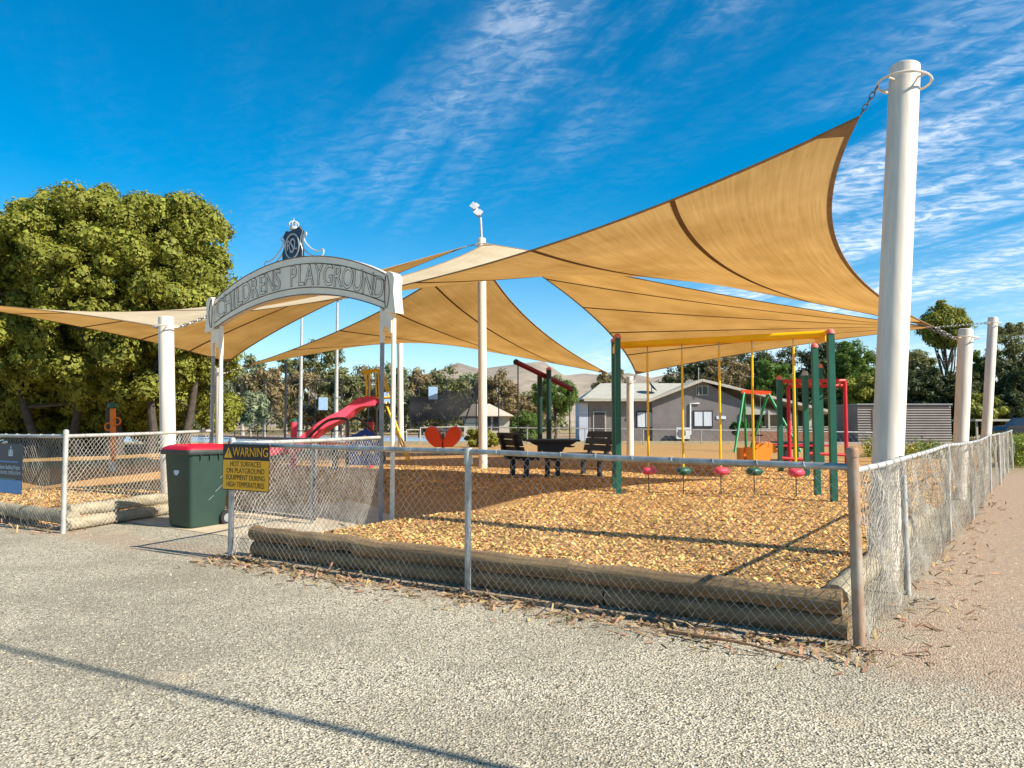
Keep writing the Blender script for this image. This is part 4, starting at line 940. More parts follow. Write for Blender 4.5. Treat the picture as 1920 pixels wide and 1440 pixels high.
# orange talk tube with rings
tp = gm(210, 884); tk = thing('talk_tube', tp, 'orange play pole with curled rings and a dark green ball top', 'play pole'); kk = tp.y/F
zz = lambda y: at(210, y, tp.y).z
MB().tube([Vector((tp.x+.02, tp.y, tp.z+.22)), Vector((tp.x, tp.y, zz(810))), Vector((tp.x-.02, tp.y, zz(766)))], .062, 14).build('pole', mat('orange_tube', srgb('e07a10'), .4), tk, True)
MB().tube([Vector((tp.x+.02, tp.y, tp.z-.1)), Vector((tp.x+.02, tp.y, tp.z+.24))], .085, 14).build('foot', GALV, tk, True)
MB().lathe(Vector((tp.x-.02, tp.y, zz(766))), [(.05, 0), (.105, .02), (.115, .07), (.09, .12), (.03, .145)], 16).build('ball_top', GREENP, tk, True)
MB().ring(Vector((tp.x+.10, tp.y-.03, zz(790))), .085, .02, (0, 1, 0), 20, 6).build('ring', MATS['orange_tube'], tk, True); MB().ring(Vector((tp.x-.10, tp.y-.03, zz(800))), .085, .02, (0, 1, 0), 20, 6).build('ring', MATS['orange_tube'], tk, True)
# ------------------------------------------------------------------ vegetation
def leafmat(name, col, transl, isl=.45): return mat(name, col, .6, var=.30, scale=.9, island=isl, spec=.25, transl=transl)
LEAF = {'dense': leafmat('cypress_leaf', (.245, .25, .034), (.34, .36, .04, .18), .3), 'gum': leafmat('gum_leaf', (.19, .195, .075), (.28, .28, .09, .25)), 'rust': leafmat('brown_gum_leaf', (.27, .205, .095), (.32, .24, .1, .25)),
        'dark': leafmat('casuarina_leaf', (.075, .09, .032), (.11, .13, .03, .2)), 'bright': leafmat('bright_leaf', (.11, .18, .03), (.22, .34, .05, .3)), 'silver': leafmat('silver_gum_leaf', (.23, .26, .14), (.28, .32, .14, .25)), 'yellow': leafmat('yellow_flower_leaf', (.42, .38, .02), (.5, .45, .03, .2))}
def leaves(centers, radii, per, size, asp=.4, droop=0.0, shell=.55, jit=.55):
    """leaf-sized quads spread through clumps; centers (n,3), radii (n,)"""
    n_ = len(centers)*per; c = np.repeat(centers, per, 0); r = np.repeat(radii, per)
    d = rng.normal(size=(n_, 3)); d /= np.linalg.norm(d, axis=1)[:, None]; rad = r*(shell+(1-shell)*rng.random(n_))*np.where(rng.random(n_) < .08, 1.25, 1)
    p = c+d*rad[:, None]*np.array([1, 1, .85]); nn = d*1.3+np.array([0, 0, .35])+rng.normal(size=(n_, 3))*jit; a = np.cross(nn, rng.normal(size=(n_, 3))); a[:, 2] -= droop*.6; a /= np.linalg.norm(a, axis=1)[:, None]+1e-9
    b_ = np.cross(a, nn); b_ /= np.linalg.norm(b_, axis=1)[:, None]+1e-9
    s_ = size*rng.uniform(.6, 1.4, n_)[:, None]; V = np.stack([p-a*s_*.5, p+b_*s_*asp*.5, p+a*s_*.5, p-b_*s_*asp*.5], 1).reshape(-1, 3)
    return V, np.arange(n_*4).reshape(-1, 4)
def limbs(m, base, h, r, cents, nl, lean=(0, 0)):
    top = base+Vector((lean[0], lean[1], h)); pts_ = [base-Vector((0, 0, .2))]+[base.lerp(top, k/5)+Vector((rng.normal()*h*.015, rng.normal()*h*.015, 0)) for k in range(1, 6)]
    m.tube(pts_, [r*1.25]+[r*(1-.14*k) for k in range(1, 6)], 9)
    for k in range(nl):
        c = Vector(cents[int(rng.integers(len(cents)))]); a = pts_[int(rng.integers(2, 6))]; md = a.lerp(c, .5)+Vector((rng.normal()*.15, rng.normal()*.15, -.06*h*.3)); m.tube([a, md, c], [r*.42, r*.25, r*.08], 6)
def tree(name, base, top, rx, ry, kind, label, cat='tree', clumps=60, per=120, size=.3, low=.3, cr=.28, bark=None, group=None, seed=0, asp=.4, flat=1.0, trunk_r=None, nl=14, holes=0.0, droop=.2, shell=.5):
    global rng
    rng = np.random.default_rng(100+seed); base = Vector(base); H = top-base.z; t = thing(name, base, label, cat, group)
    zc_, rz = base.z+H*(low+1)/2, H*(1-low)/2; cents = []
    while len(cents) < clumps:
        d = rng.normal(size=3); d /= np.linalg.norm(d); k = rng.uniform(.35, 1.0)**.6; 
        if holes and rng.random() < holes and d[2] < .3: continue
        w = 1-.25*max(0, d[2])*(1-flat)
        cents.append((base.x+d[0]*rx*k*w*(1-cr*.6), base.y+d[1]*ry*k*w*(1-cr*.6), zc_+d[2]*rz*k*(1-cr*.55)))
    C = np.array(cents); rad = min(rx, rz)*cr*rng.uniform(.7, 1.3, len(C)); V, Fq = leaves(C, rad, per, size, asp, droop, shell)
    npmesh('crown', V, Fq, LEAF[kind], t, kind='stuff'); m = MB(); limbs(m, base, H*min(low+.35, .93 if low > .8 else .8), trunk_r or H*.024, cents, nl); m.build('trunk', bark or BARK, t, True)
    return t
def tpx(pxc, ytop, wpx, Y, **k):
    p = at(pxc, 800, Y); base = Vector((p.x, Y, gz(p.x, Y))); return tree(base=base, top=at(pxc, ytop, Y).z, rx=wpx/2*Y/F, ry=wpx/2*Y/F, **k)
# the big dense tree on the left: lobes built clump by clump
def big_tree():
    global rng
    rng = np.random.default_rng(5); Y0 = 30.0; base = at(215, 800, Y0); base.z = .1; t = thing('dense_tree', base, 'huge dense yellow-green tree towering behind the left shade sail', 'tree'); C = []; rad = []
    lobes = [(215, 470, 3.2), (120, 440, 2.2), (320, 440, 2.2), (300, 520, 2.6), (90, 540, 2.8), (190, 570, 3.4), (30, 500, 2.3), (-40, 560, 2.6), (360, 560, 1.9), (375, 620, 1.6), (280, 620, 2.6), (20, 610, 2.4), (215, 400, 1.5), (150, 398, 1.3), (320, 392, 1.3), (395, 690, .9), (402, 735, .8), (100, 680, 2.2), (230, 690, 2.2), (330, 680, 1.7), (-10, 690, 2.2), (160, 735, 1.6), (300, 740, 1.3), (50, 740, 1.6)]
    for (a, c_, r_) in lobes:
        o = at(a, c_+28, Y0+rng.uniform(-1.0, 1.0)+max(0, (c_-560))*.02); nn = int(10*r_*r_)+2
        for _ in range(nn):
            d = rng.normal(size=3); d /= np.linalg.norm(d); d[1] *= 1.15
            if d[1] > .75: continue
            C.append(np.array(o)+d*r_*rng.uniform(.72, .95)); rad.append(rng.uniform(.45, .85))
    for _ in range(26):
        p = at(rng.uniform(70, 400), rng.uniform(352, 430), Y0); 
    V, Fq = leaves(np.array(C), np.array(rad), 330, .11, .5, .0, .7, .5); V2, F2 = leaves(np.array(C), np.array(rad)*.80, 110, .22, .8, 0, .85, .5); npmesh('crown', np.concatenate([V, V2]), np.concatenate([Fq, F2+len(V)]), LEAF['dense'], t, kind='stuff')
    m = MB(); cs = [tuple(c) for c in C]; limbs(m, base, 6.5, .34, cs, 26)
    for dx, dy in ((-1.6, .5), (1.4, -.3), (2.3, .9), (-3.3, .2)): limbs(m, base+Vector((dx, dy, 0)), 4.8, .2, cs, 8, (dx*.3, 0))
    m.build('trunk', BARK, t, True)
big_tree()
tpx(140, 640, 560, 36.5, name='shade_fill_shrubs', kind='dark', label='added dark shrubs standing in for deep shade behind the dense tree', cat='shrub', clumps=230, per=190, size=.26, low=-.1, cr=.22, seed=60, flat=1)  # added shrub mass: its dark leaves stand in for deep shade below the crown
# gums beyond the tennis court
GUMS = ((455, 650, 90, 74, 'silver', .2, 'silvery gum showing past the right edge of the dense tree'), (495, 685, 110, 66, 'rust', .2, 'twiggy brown gum beside the dark court corner post'), (535, 660, 80, 92, 'gum', .15, 'olive gum peeping between the two sails left of the court poles'), (598, 628, 110, 95, 'gum', .35, 'tallest olive gum with an umbrella crown between the court light poles'), (575, 690, 120, 80, 'rust', .1, 'brown gum straight behind the shorter court light pole'), (640, 684, 110, 78, 'gum', .1, 'olive gum straight behind the taller court light pole'), (690, 680, 110, 86, 'rust', .06, 'brown gum behind the yellow ladder loops'), (738, 672, 100, 82, 'silver', .1, 'silvery gum behind the cream post by the slide ladder'), (790, 684, 110, 84, 'rust', .06, 'brown gum over the left end of the black mesh screen'), (840, 680, 110, 80, 'gum', .1, 'olive green gum over the middle of the black mesh screen'), (888, 686, 100, 88, 'silver', .1, 'silvery gum directly behind the central post'), (938, 690, 90, 84, 'rust', .06, 'brown gum over the small cream hut'), (470, 730, 80, 56, 'silver', .2, 'small low silvery tree in front of the twiggy brown gum'), (1150, 690, 90, 95, 'rust', .3, 'rounded brown tree rising behind the left end of the house roof'), (990, 732, 100, 100, 'rust', .05, 'brown scrubby tree behind the tilted swing beam'))
for i, (px_, yt, w, Y, kd, lw, lab) in enumerate(GUMS):
    tpx(px_, yt, w, Y, name='gum_tree', kind=kd, label=lab, clumps=64, per=120, size=.40, low=lw, cr=.22, bark=BARKP, group='gum trees beyond the court', seed=i, holes=.3, asp=.35, shell=.25)
rng = np.random.default_rng(21); C = np.stack([rng.uniform(-75, 8, 420), rng.uniform(108, 118, 420), rng.uniform(.6, 5.5, 420)], 1)
V, Fq = leaves(C, rng.uniform(1.0, 1.9, 420), 60, .7, .4); tag(npmesh('distant_woodland', V, Fq, LEAF['gum'], kind='stuff'), 'hazy olive belt of far woodland below the hills', 'woodland')
# around the house
tpx(1040, 702, 100, 42, name='jacaranda_tree', kind='bright', label='bright green feathery tree left of the grey house', clumps=50, per=150, size=.22, low=.38, cr=.26, seed=31, asp=.25, droop=.9, holes=.2)
tpx(985, 768, 62, 39, name='round_bush', kind='bright', label='rounded bright green bush below the feathery tree', cat='bush', clumps=40, per=150, size=.13, low=0, cr=.3, seed=32)
tpx(905, 800, 80, 35, name='low_bush', kind='dense', label='low olive bush behind the central post', cat='bush', clumps=40, per=120, size=.13, low=0, cr=.3, seed=33)
BACK = ((1285, 655, 120, 74, 'dark', 'dark casuarina left of the house mast'), (1350, 645, 130, 72, 'rust', 'brown twiggy tree right behind the gable peak'), (1410, 640, 130, 76, 'dark', 'dark casuarina behind the orange swing beam'), (1450, 662, 100, 68, 'bright', 'lighter green tree over the verandah roof'), (1500, 630, 130, 74, 'dark', 'dark casuarina behind the red climbing bars'), (1560, 625, 130, 70, 'dark', 'dark casuarina behind the tallest green swing post'), (1605, 628, 110, 66, 'bright', 'lighter green tree between the house verandah and the corrugated shed'), (1665, 630, 130, 70, 'dark', 'dark casuarina rising behind the left half of the corrugated shed'), (1720, 645, 110, 62, 'gum', 'olive gum crown rising over the right half of the corrugated shed'), (1630, 690, 130, 58, 'dense', 'yellow-green bushy tree directly behind the corrugated shed'), (1700, 700, 120, 56, 'dark', 'dark bushy tree touching the right half of the corrugated shed'), (1530, 700, 140, 60, 'dark', 'dark undergrowth tree at the right end of the house'))
for i, (px_, yt, w, Y, kd, lab) in enumerate(BACK):
    tpx(px_, yt, w, Y, name='backdrop_tree', kind=kd, label=lab, clumps=130, per=130, size=.32, low=.0, cr=.2, seed=40+i, group='tall trees behind the house', asp=.32, shell=.3)
tpx(1776, 560, 95, 58, name='pine_tree', kind='dense', label='tall pine with a rounded green head above bare dead branches', clumps=80, per=150, size=.26, low=.62, cr=.26, seed=70, trunk_r=.2, nl=30)
m = MB(); p0 = at(1770, 800, 58); rng = np.random.default_rng(3)
pine = [o for o in COL.objects if o.name == 'pine_tree'][0]
for k in range(46):
    z = rng.uniform(1.5, 6.5); a = rng.uniform(0, 6.28); l = rng.uniform(.8, 2.0); s0 = Vector((pine.location.x, 58, z)); e = s0+Vector((math.cos(a)*l, math.sin(a)*l, rng.uniform(-.3, .5))); m.tube([s0, s0.lerp(e, .5)+Vector((0, 0, .12)), e], [.03, .02, .008], 4)
m.build('dead_branches', BARKP, pine, kind='stuff')
THK = ((1740, 680, 110, 55, 'dark', 'dark tree left of the dead pine branches'), (1805, 690, 110, 54, 'dark', 'dark tree behind the shorter road-side cream post'), (1850, 640, 110, 60, 'bright', 'light green tree standing between the two far cream posts'), (1890, 612, 120, 58, 'gum', 'olive green gum with a tall rounded crown right of the far cream post'), (1935, 650, 130, 52, 'dark', 'dark tree above the parked car'), (1840, 735, 110, 50, 'dense', 'yellow-green bush low behind the far cream post'), (1900, 730, 120, 50, 'dark', 'dark low bush over the carport roof'))
for i, (px_, yt, w, Y, kd, lab) in enumerate(THK):
    tpx(px_, yt, w, Y, name='roadside_tree', kind=kd, label=lab, clumps=120, per=130, size=.26, low=.0, cr=.2, seed=80+i, group='thicket beyond the road fence', shell=.3)
for i, px_ in enumerate((1876, 1900, 1918)):
    tpx(px_, 606-2*i, 26, 115, name='umbrella_gum', kind='gum', label='slender flat-topped gum on the skyline above the thicket', clumps=14, per=90, size=.45, low=.86, cr=.5, bark=BARKP, seed=95+i, group='flat-topped gums on the skyline', trunk_r=.14, nl=10)
# flowering hedge at the end of the road fence
hb = uv(-.6, 25); hd = thing('flowering_hedge', hb, 'yellow flowering hedge at the far end of the road fence', 'hedge')
rng = np.random.default_rng(9); C = np.array([uv(rng.uniform(-1.0, -.2), rng.uniform(23.4, 27)).to_tuple()[:2]+(rng.uniform(.15, .85),) for _ in range(130)])
V, Fq = leaves(C, np.full(len(C), .3), 90, .07, .5); npmesh('foliage', V, Fq, LEAF['bright'], hd, kind='stuff'); V, Fq = leaves(C[::2], np.full(len(C[::2]), .33), 60, .06, .8); npmesh('flowers', V, Fq, LEAF['yellow'], hd, kind='stuff')
C = np.array([uv(rng.uniform(.5, 3.2), rng.uniform(21, 23)).to_tuple()[:2]+(rng.uniform(.2, .75),) for _ in range(60)]); h2 = thing('flowering_hedge', uv(1.8, 22), 'low yellow flowering shrub inside the fence between the cream posts', 'hedge')
V, Fq = leaves(C, np.full(len(C), .3), 90, .07, .5); npmesh('foliage', V, Fq, LEAF['bright'], h2, kind='stuff'); V, Fq = leaves(C[::2], np.full(len(C[::2]), .33), 60, .06, .8); npmesh('flowers', V, Fq, LEAF['yellow'], h2, kind='stuff')
# ------------------------------------------------------------------ grey weatherboard house
def boards(name, col, pitch, axis=2, depth=.5, var=.12):
    def bld(t):
        n = lambda ty: t.nodes.new(ty); out = n('ShaderNodeOutputMaterial'); b_ = n('ShaderNodeBsdfPrincipled'); b_.inputs['Roughness'].default_value = .7
        tcn = n('ShaderNodeTexCoord'); sp__ = n('ShaderNodeSeparateXYZ'); t.links.new(tcn.outputs['Object'], sp__.inputs[0]); dv = n('ShaderNodeMath'); dv.operation = 'DIVIDE'; dv.inputs[1].default_value = pitch; t.links.new(sp__.outputs[axis], dv.inputs[0])
        fr_ = n('ShaderNodeMath'); fr_.operation = 'FRACT'; t.links.new(dv.outputs[0], fr_.inputs[0]); bp = n('ShaderNodeBump'); bp.inputs['Strength'].default_value = depth; bp.inputs['Distance'].default_value = .03; t.links.new(fr_.outputs[0], bp.inputs['Height']); t.links.new(bp.outputs[0], b_.inputs['Normal'])
        no = n('ShaderNodeTexNoise'); no.inputs['Scale'].default_value = 1.5; no.inputs['Detail'].default_value = 7; t.links.new(tcn.outputs['Object'], no.inputs['Vector']); rp = n('ShaderNodeValToRGB'); rp.color_ramp.elements[0].position = .3; rp.color_ramp.elements[1].position = .7; rp.color_ramp.elements[0].color = tuple(x*(1-var*1.5) for x in col)+(1,); rp.color_ramp.elements[1].color = tuple(min(1, x*(1+var)) for x in col)+(1,)
        t.links.new(no.outputs[0], rp.inputs[0]); t.links.new(rp.outputs[0], b_.inputs['Base Color']); t.links.new(b_.outputs[0], out.inputs[0])
    return node_mat(name, bld)
WB = boards('grey_weatherboard', (.225, .195, .185), .14, depth=.9); ROOFM = boards('ribbed_roof', (.42, .385, .30), .22, 0, .35, .08); CORR = boards('corrugated_iron', (.20, .175, .16), .13, 2, 1.0); WBW = boards('white_weatherboard', (.5, .53, .6), .13)
TRIM = mat('cream_trim', (.46, .41, .32), .6); CURT = mat('curtain', (.62, .64, .66), .9, var=.2, scale=3, stretch=(8, 8, .3)); WFR = mat('dark_window_frame', (.03, .02, .025), .5)
YH = 50.0; hz = gz(0, YH)
def hp(px_, py_, dy=0): q_ = at(px_, py_, YH); return Vector((q_.x, YH+dy, q_.z))
ho = thing('weatherboard_house', Vector((at(1300, 800, YH).x, YH, hz)), 'dark grey weatherboard house with pale ribbed roof and two gables', 'house')
xl, xg0, xpk, xg1, xr_ = hp(1104, 800).x, hp(1222, 800).x, hp(1313, 800).x, hp(1390, 800).x, hp(1560, 800).x
ze = hp(1150, 748).z; zpk = hp(1313, 714).z; zg1 = hp(1390, 752).z; zv = hp(1560, 776).z
wall = MB(); wall.box(((xl+xg0)/2, YH+3.5, (hz+ze)/2), (xg0-xl, 7, ze-hz)); wall.build('wall', WB, ho)
gw = [(xg0, hz), (xg1, hz), (xg1, zg1), (xpk, zpk), (xg0, ze)]
gwall = MB().prism(gw, (0, YH-.25, 0), (1, 0, 0), (0, 0, 1), -7).build('gable_wall', WB, ho)
# roofs as thick sheets
def sheet(P_, th, name, m, par):
    P_ = [Vector(p) for p in P_]; nn = (P_[1]-P_[0]).cross(P_[2]-P_[0]).normalized(); nn = nn if nn.z > 0 else -nn; n_ = len(P_); mb = MB(); mb.v = [tuple(p) for p in P_]+[tuple(p+nn*th) for p in P_]
    mb.f = [tuple(range(n_)), tuple(range(2*n_-1, n_-1, -1))]+[(i, (i+1) % n_, n_+(i+1) % n_, n_+i) for i in range(n_)]; return mb.build(name, m, par)
zr = ze+1.15; rf_ = sheet([(xl-.45, YH-.5, ze-.05), (xg0+.2, YH-.5, ze-.05), (xg0+3.0, YH+3.5, zr), (xl+1.2, YH+3.5, zr)], .06, 'roof', ROOFM, ho)
sheet([(xl-.45, YH-.5, ze-.05), (xl+1.2, YH+3.5, zr), (xl-.45, YH+7.5, ze-.05)], .055, 'roof', ROOFM, ho); sheet([(xl-.45, YH+7.5, ze-.05), (xg0+.2, YH+7.5, ze-.05), (xg0+3.0, YH+3.5, zr), (xl+1.2, YH+3.5, zr)], .06, 'roof', ROOFM, ho)
sheet([(xg0-.35, YH-.7, ze-.14), (xpk, YH-.7, zpk+.02), (xpk, YH+8, zpk+.02), (xg0-.35, YH+8, ze-.14)], .07, 'roof', ROOFM, ho)
sheet([(xpk, YH-.7, zpk+.02), (xr_+.3, YH-.7, zv), (xr_+.3, YH+8, zv), (xpk, YH+8, zpk+.02)], .07, 'roof', ROOFM, ho)
MB().bar((xg0-.35, YH-.74, ze-.16), (xpk, YH-.74, zpk), .05, .17).build('barge_board', TRIM, ho); MB().bar((xpk, YH-.74, zpk), (xr_+.3, YH-.74, zv-.02), .05, .17).build('barge_board', TRIM, ho); MB().box(((xl+xg0)/2-.2, YH-.56, ze-.1), (xg0-xl+.3, .1, .12)).build('gutter', TRIM, ho)
def win(x0, x1, y0, y1, Yp, fm=WFR, nm='window', pane=CURT, mull=1):
    a, c = hp(x0, y1), hp(x1, y0); w = MB().prism([(a.x, a.z), (c.x, a.z), (c.x, c.z), (a.x, c.z)], (0, Yp, 0), (1, 0, 0), (0, 0, 1), .06).build(nm, fm, ho); e = .08; W_ = (c.x-a.x-e*(mull+2))/(mull+1)
    for k in range(mull+1):
        xa = a.x+e+k*(W_+e); MB().prism([(xa, a.z+e), (xa+W_, a.z+e), (xa+W_, c.z-e), (xa, c.z-e)], (0, Yp-.06, 0), (1, 0, 0), (0, 0, 1), .012).build('pane', pane, w)
win(1193, 1228, 771, 803, YH-.0-.01 if False else YH-.26 if False else YH-.005); win(1298, 1334, 770, 801, YH-.255); win(1303, 1326, 723, 742, YH-.255, TRIM, pane=mat('dark_glass', (.02, .02, .025), .1))
win(1112, 1136, 771, 827, YH-.005, TRIM, 'door', mat('screen_door', (.06, .05, .05), .6), 0)
# verandah
MB().box(((xg1+xr_)/2, YH+5.0, (hz+zv)/2), (xr_-xg1, 3.5, zv-hz)).build('rear_wall', TRIM, ho)
for px_ in (1392, 1438, 1478, 1520, 1556): x = hp(px_, 800).x; MB().box((x, YH-.4, (hz+zv)/2+.1), (.11, .11, zv-hz+.2)).build('verandah_post', TRIM, ho)
a = hp(1388, 770); MB().prism([(xg1+.05, zv-.05), (hp(1440, 0).x, zv-.05), (hp(1440, 0).x, zv+.12), (xg1+.05, zg1-.15)], (0, YH-.3, 0), (1, 0, 0), (0, 0, 1), .05).build('gable_screen', boards('battens', (.55, .5, .4), .16, 0, .9), ho)
for px_ in (1402, 1452, 1502, 1535):
    c = hp(px_, 800); MB().box((c.x, YH+3.22, hz+1.1), (.8, .06, 2.0)).build('door', WFR, ho)
MB().box((hp(1475, 0).x, YH-.35, hz+.9), (hp(1556, 0).x-hp(1394, 0).x, .05, .06)).build('handrail', TRIM, ho)
MB().tube([hp(1309, 757, -.32), hp(1292, 757, -.32), hp(1292, 815, -.32)], .06, 8).build('downpipe', mat('white_pipe', (.7, .7, .7), .5), ho); MB().box(hp(1350, 783, -.28), (.6, .04, .2)).build('name_plate', SGNW, ho)
MB().tube([hp(1307, 690, -.4), hp(1307, 742, -.4)], .025, 6).build('mast', GALVW, ho)
rng = np.random.default_rng(1); c = hp(1226, 735, .8); MB().lathe(c+Vector((0, 0, .35)), [(.02, 0), (.25, .04), (.42, .12), (.43, .13), (.25, .06), (.02, .02)], 18, (.75, -.2, .62)).build('satellite_dish', DARKM, ho, True); MB().tube([c-Vector((0, 0, .4)), c+Vector((0, 0, .35))], .03, 6).build('dish_mast', DARKM, ho)
sh_ = thing('annex_shed', hp(1094, 830), 'pale corrugated annex against the left end of the grey house', 'shed'); a = hp(1086, 757); MB().box(((a.x+xl)/2-.02, YH+1.5, (hz+a.z)/2), (xl-a.x-.04, 3, a.z-hz)).build('wall', WBW, sh_); MB().box(((a.x+xl)/2-.03, YH+1.4, a.z+.04), (xl-a.x, 3.3, .07)).build('roof', ROOFM, sh_)
ac = thing('air_conditioner', hp(1277, 828, -.7), 'white outdoor air conditioner unit against the grey house wall', 'air conditioner'); c = hp(1275, 812, -.75); MB().box(c, (.85, .35, .72)).build('case', mat('appliance_white', (.65, .65, .63), .5), ac); MB().lathe(c+Vector((-.1, -.176, 0)), [(.28, 0), (.27, .02), (.05, .025)], 18, (0, -1, 0)).build('fan_grille', mat('fan_grey', (.12, .12, .13), .6), ac); MB().box(c+Vector((0, 0, -.46)), (.7, .3, .2)).build('stand', DARKM, ac)
# brick planter, clipped hedge, kerb
pb_ = thing('brick_planter', hp(1450, 825, -3), 'low red brick wall in front of the verandah', 'wall'); BRK = mat('red_brick', (.30, .14, .085), .9, var=.3, scale=8); a, c = hp(1357, 830, -3), hp(1545, 812, -3); MB().box(((a.x+c.x)/2, YH-3, .68), (c.x-a.x, .3, .75)).build('wall', BRK, pb_); MB().box(((a.x+c.x)/2, YH-3, 1.09), (c.x-a.x+.1, .4, .07)).build('coping', TRIM, pb_)
rng = np.random.default_rng(12); a, c = hp(1354, 812, -2.4), hp(1406, 794, -2.4); C = np.stack([rng.uniform(a.x, c.x, 90), rng.uniform(YH-2.7, YH-1.9, 90), rng.uniform(.7, 1.5, 90)], 1); hg = thing('clipped_hedge', Vector((a.x, YH-2.4, .35)), 'clipped dark green box hedge by the verandah corner', 'hedge'); V, Fq = leaves(C, np.full(90, .14), 110, .09, .5); npmesh('foliage', V, Fq, leafmat('hedge_leaf', (.05, .10, .02), (.1, .2, .03, .2)), hg, kind='stuff')
struct(MB().box((hp(1300, 0).x, 40.2, .36), (22, 1.6, .18)).build('kerb_strip', mat('pink_concrete', (.42, .31, .26), .9)))
# perimeter fence behind the playground
bf = thing('pipe_fence', Vector((8, 37.5, .4)), 'low pipe rail fence between the playground and the grey house', 'fence')
zf = at(1200, 803, 37.5).z; x0, x1 = at(880, 800, 37.5).x, at(1640, 800, 37.5).x
MB().tube([(x0, 37.5, zf+.05), ((x0+x1)/2, 37.5, zf-.06), (x1, 37.5, zf-.2)], .025, 8).build('rail', GALV, bf, True)
for k in range(8): x = x0+(x1-x0)*k/7; MB().tube([(x, 37.5, .2), (x, 37.5, zf+.03-.25*k/7)], .03, 8).build('post', GALV, bf, True)
b = MB(); wire_mesh(b, (x0, 37.5), (x1, 37.5), .4, zf-.2, pitch=.3, r=.003, seed=77); b.build('wire_mesh', WIRE, bf, kind='stuff')
# corrugated shed on the right
cs_ = thing('corrugated_shed', at(1700, 830, 40), 'flat corrugated iron shed behind the road fence', 'shed'); a, c = at(1607, 759, 40), at(1782, 759, 40); MB().box(((a.x+c.x)/2, 41.5, (a.z+.2)/2), (c.x-a.x, 3, a.z-.2)).build('wall', CORR, cs_)
rb = MB(); zs_ = np.arange(.35, a.z-.05, .13)
for z in zs_: rb.prism([(0, 0), (.05, .065), (0, .125)], (a.x, 39.998, z), (0, -1, 0), (0, 0, 1), -(c.x-a.x))
rb.build('cladding_ribs', CORR, cs_, kind='stuff'); MB().box(((a.x+c.x)/2, 41.45, a.z+.03), (c.x-a.x+.08, 3.15, .05)).build('roof_edge', GALV, cs_); MB().box((a.x+1.2, 39.96, 1.2), (.9, .05, 1.9)).build('door', CORR, cs_)
# carport and a dark parked car beyond the hedge
cp = thing('carport', at(1880, 800, 46), 'low pale carport roof among the trees beyond the flowering hedge', 'carport'); a, c = at(1815, 788, 46), at(1990, 788, 46); MB().box(((a.x+c.x)/2, 47, a.z), (c.x-a.x, 3.5, .12)).build('roof', ROOFM, cp)
for x in (a.x+.2, (a.x+c.x)/2, c.x-.2): MB().box((x, 45.5, a.z/2+.1), (.1, .1, a.z-.2)).build('post', TRIM, cp)
cr_ = thing('parked_car', Vector((at(1918, 820, 43).x, 43, .32)), 'dark parked car half hidden past the flowering hedge', 'car'); X0 = at(1918, 820, 43).x; CARP = mat('car_paint', (.02, .025, .035), .25, .3, coat=.5)
side = [(-2.1, .3), (-2.15, .7), (-1.9, .95), (-1.1, 1.0), (-.6, 1.42), (.7, 1.45), (1.4, 1.0), (2.0, .9), (2.15, .6), (2.1, .3)]
MB().prism([(x, z) for x, z in side], (X0+.6, 43+.85, .32), (1, 0, 0), (0, 0, 1), 1.7).build('body', CARP, cr_)
for pts_ in ([(-1.0, 1.0), (-.58, 1.36), (0, 1.38), (0, 1.0)], [(.06, 1.0), (.06, 1.38), (.66, 1.38), (1.2, 1.0)]): MB().prism(pts_, (X0+.6, 43-.855, .32), (1, 0, 0), (0, 0, 1), .01).build('window', mat('car_glass', (.05, .06, .07), .08), cr_)
for dx in (-1.3, 1.35):
    for dy in (-.8, .8):
        w = MB().lathe((X0+.6+dx, 43+dy, .64), [(.2, -.1), (.31, -.1), (.32, 0), (.31, .1), (.2, .1)], 18, (0, 1, 0)).build('wheel', RUB, cr_, True); MB().lathe((X0+.6+dx, 43+dy*1.13, .64), [(.19, -.01), (.18, .01), (.05, .02)], 12, (0, 1, 0)).build('rim', STEEL, w)
# ------------------------------------------------------------------ tennis court and what stands round it
struct(MB().box((-19, 57, .33), (32, 21, .02)).build('tennis_court', mat('court_blue', (.26, .36, .42), .8, var=.15, scale=.6)))
struct(MB().box((-19, 73, .345), (60, 10, .02)).build('red_earth', mat('red_earth', (.36, .22, .15), .95, var=.3, scale=.8)))
for i, (px_, yt, Y) in enumerate(((563, 585, 51), (630, 560, 48))):
    p = at(px_, 800, Y); p.z = .3; t = thing('court_light_pole', p, ('taller pale court light pole, the one nearer the slide' if i else 'shorter pale court light pole by the dark fence corner post'), 'pole'); zt_ = at(px_, yt, Y).z; zm_ = at(px_, 745, Y).z
    MB().tube([p, Vector((p.x, p.y, zm_)), Vector((p.x, p.y, zt_))], [.14, .12, .07], 12).build('mast', GALVW, t, True); MB().tube([Vector((p.x, p.y, zm_-.05)), Vector((p.x, p.y, zm_+.05))], .16, 12).build('collar', GALV, t, True); MB().box((p.x, p.y, zt_), (.7, .3, .14)).build('lamp_head', GALVW, t)
cfn = thing('court_fence', Vector((-15, 62, .32)), 'high dark fence posts and rails round the tennis court', 'fence'); xs_ = [at(q_, 800, 62).x for q_ in (440, 495, 535, 590, 640, 690, 735, 785, 838, 893, 935)]
for k, x in enumerate(xs_): MB().tube([(x, 62, .3), (x, 62, 5.0 if k != 2 else 6.6)], .045 if k != 2 else .09, 8).build('post', DARKM, cfn, True)
for z in (1.5, 4.9): MB().tube([(xs_[0], 62, z), (xs_[-1], 62, z)], .03, 6).build('rail', DARKM, cfn, True)
lowf = thing('court_fence', Vector((-12, 44, .32)), 'low dark chain link fence along the near side of the court', 'fence'); xa, xb = at(345, 800, 44).x, at(760, 800, 44).x; zf = at(500, 808, 44).z
MB().tube([(xa, 44, zf), (xb, 44, zf)], .03, 8).build('rail', DARKM, lowf, True)
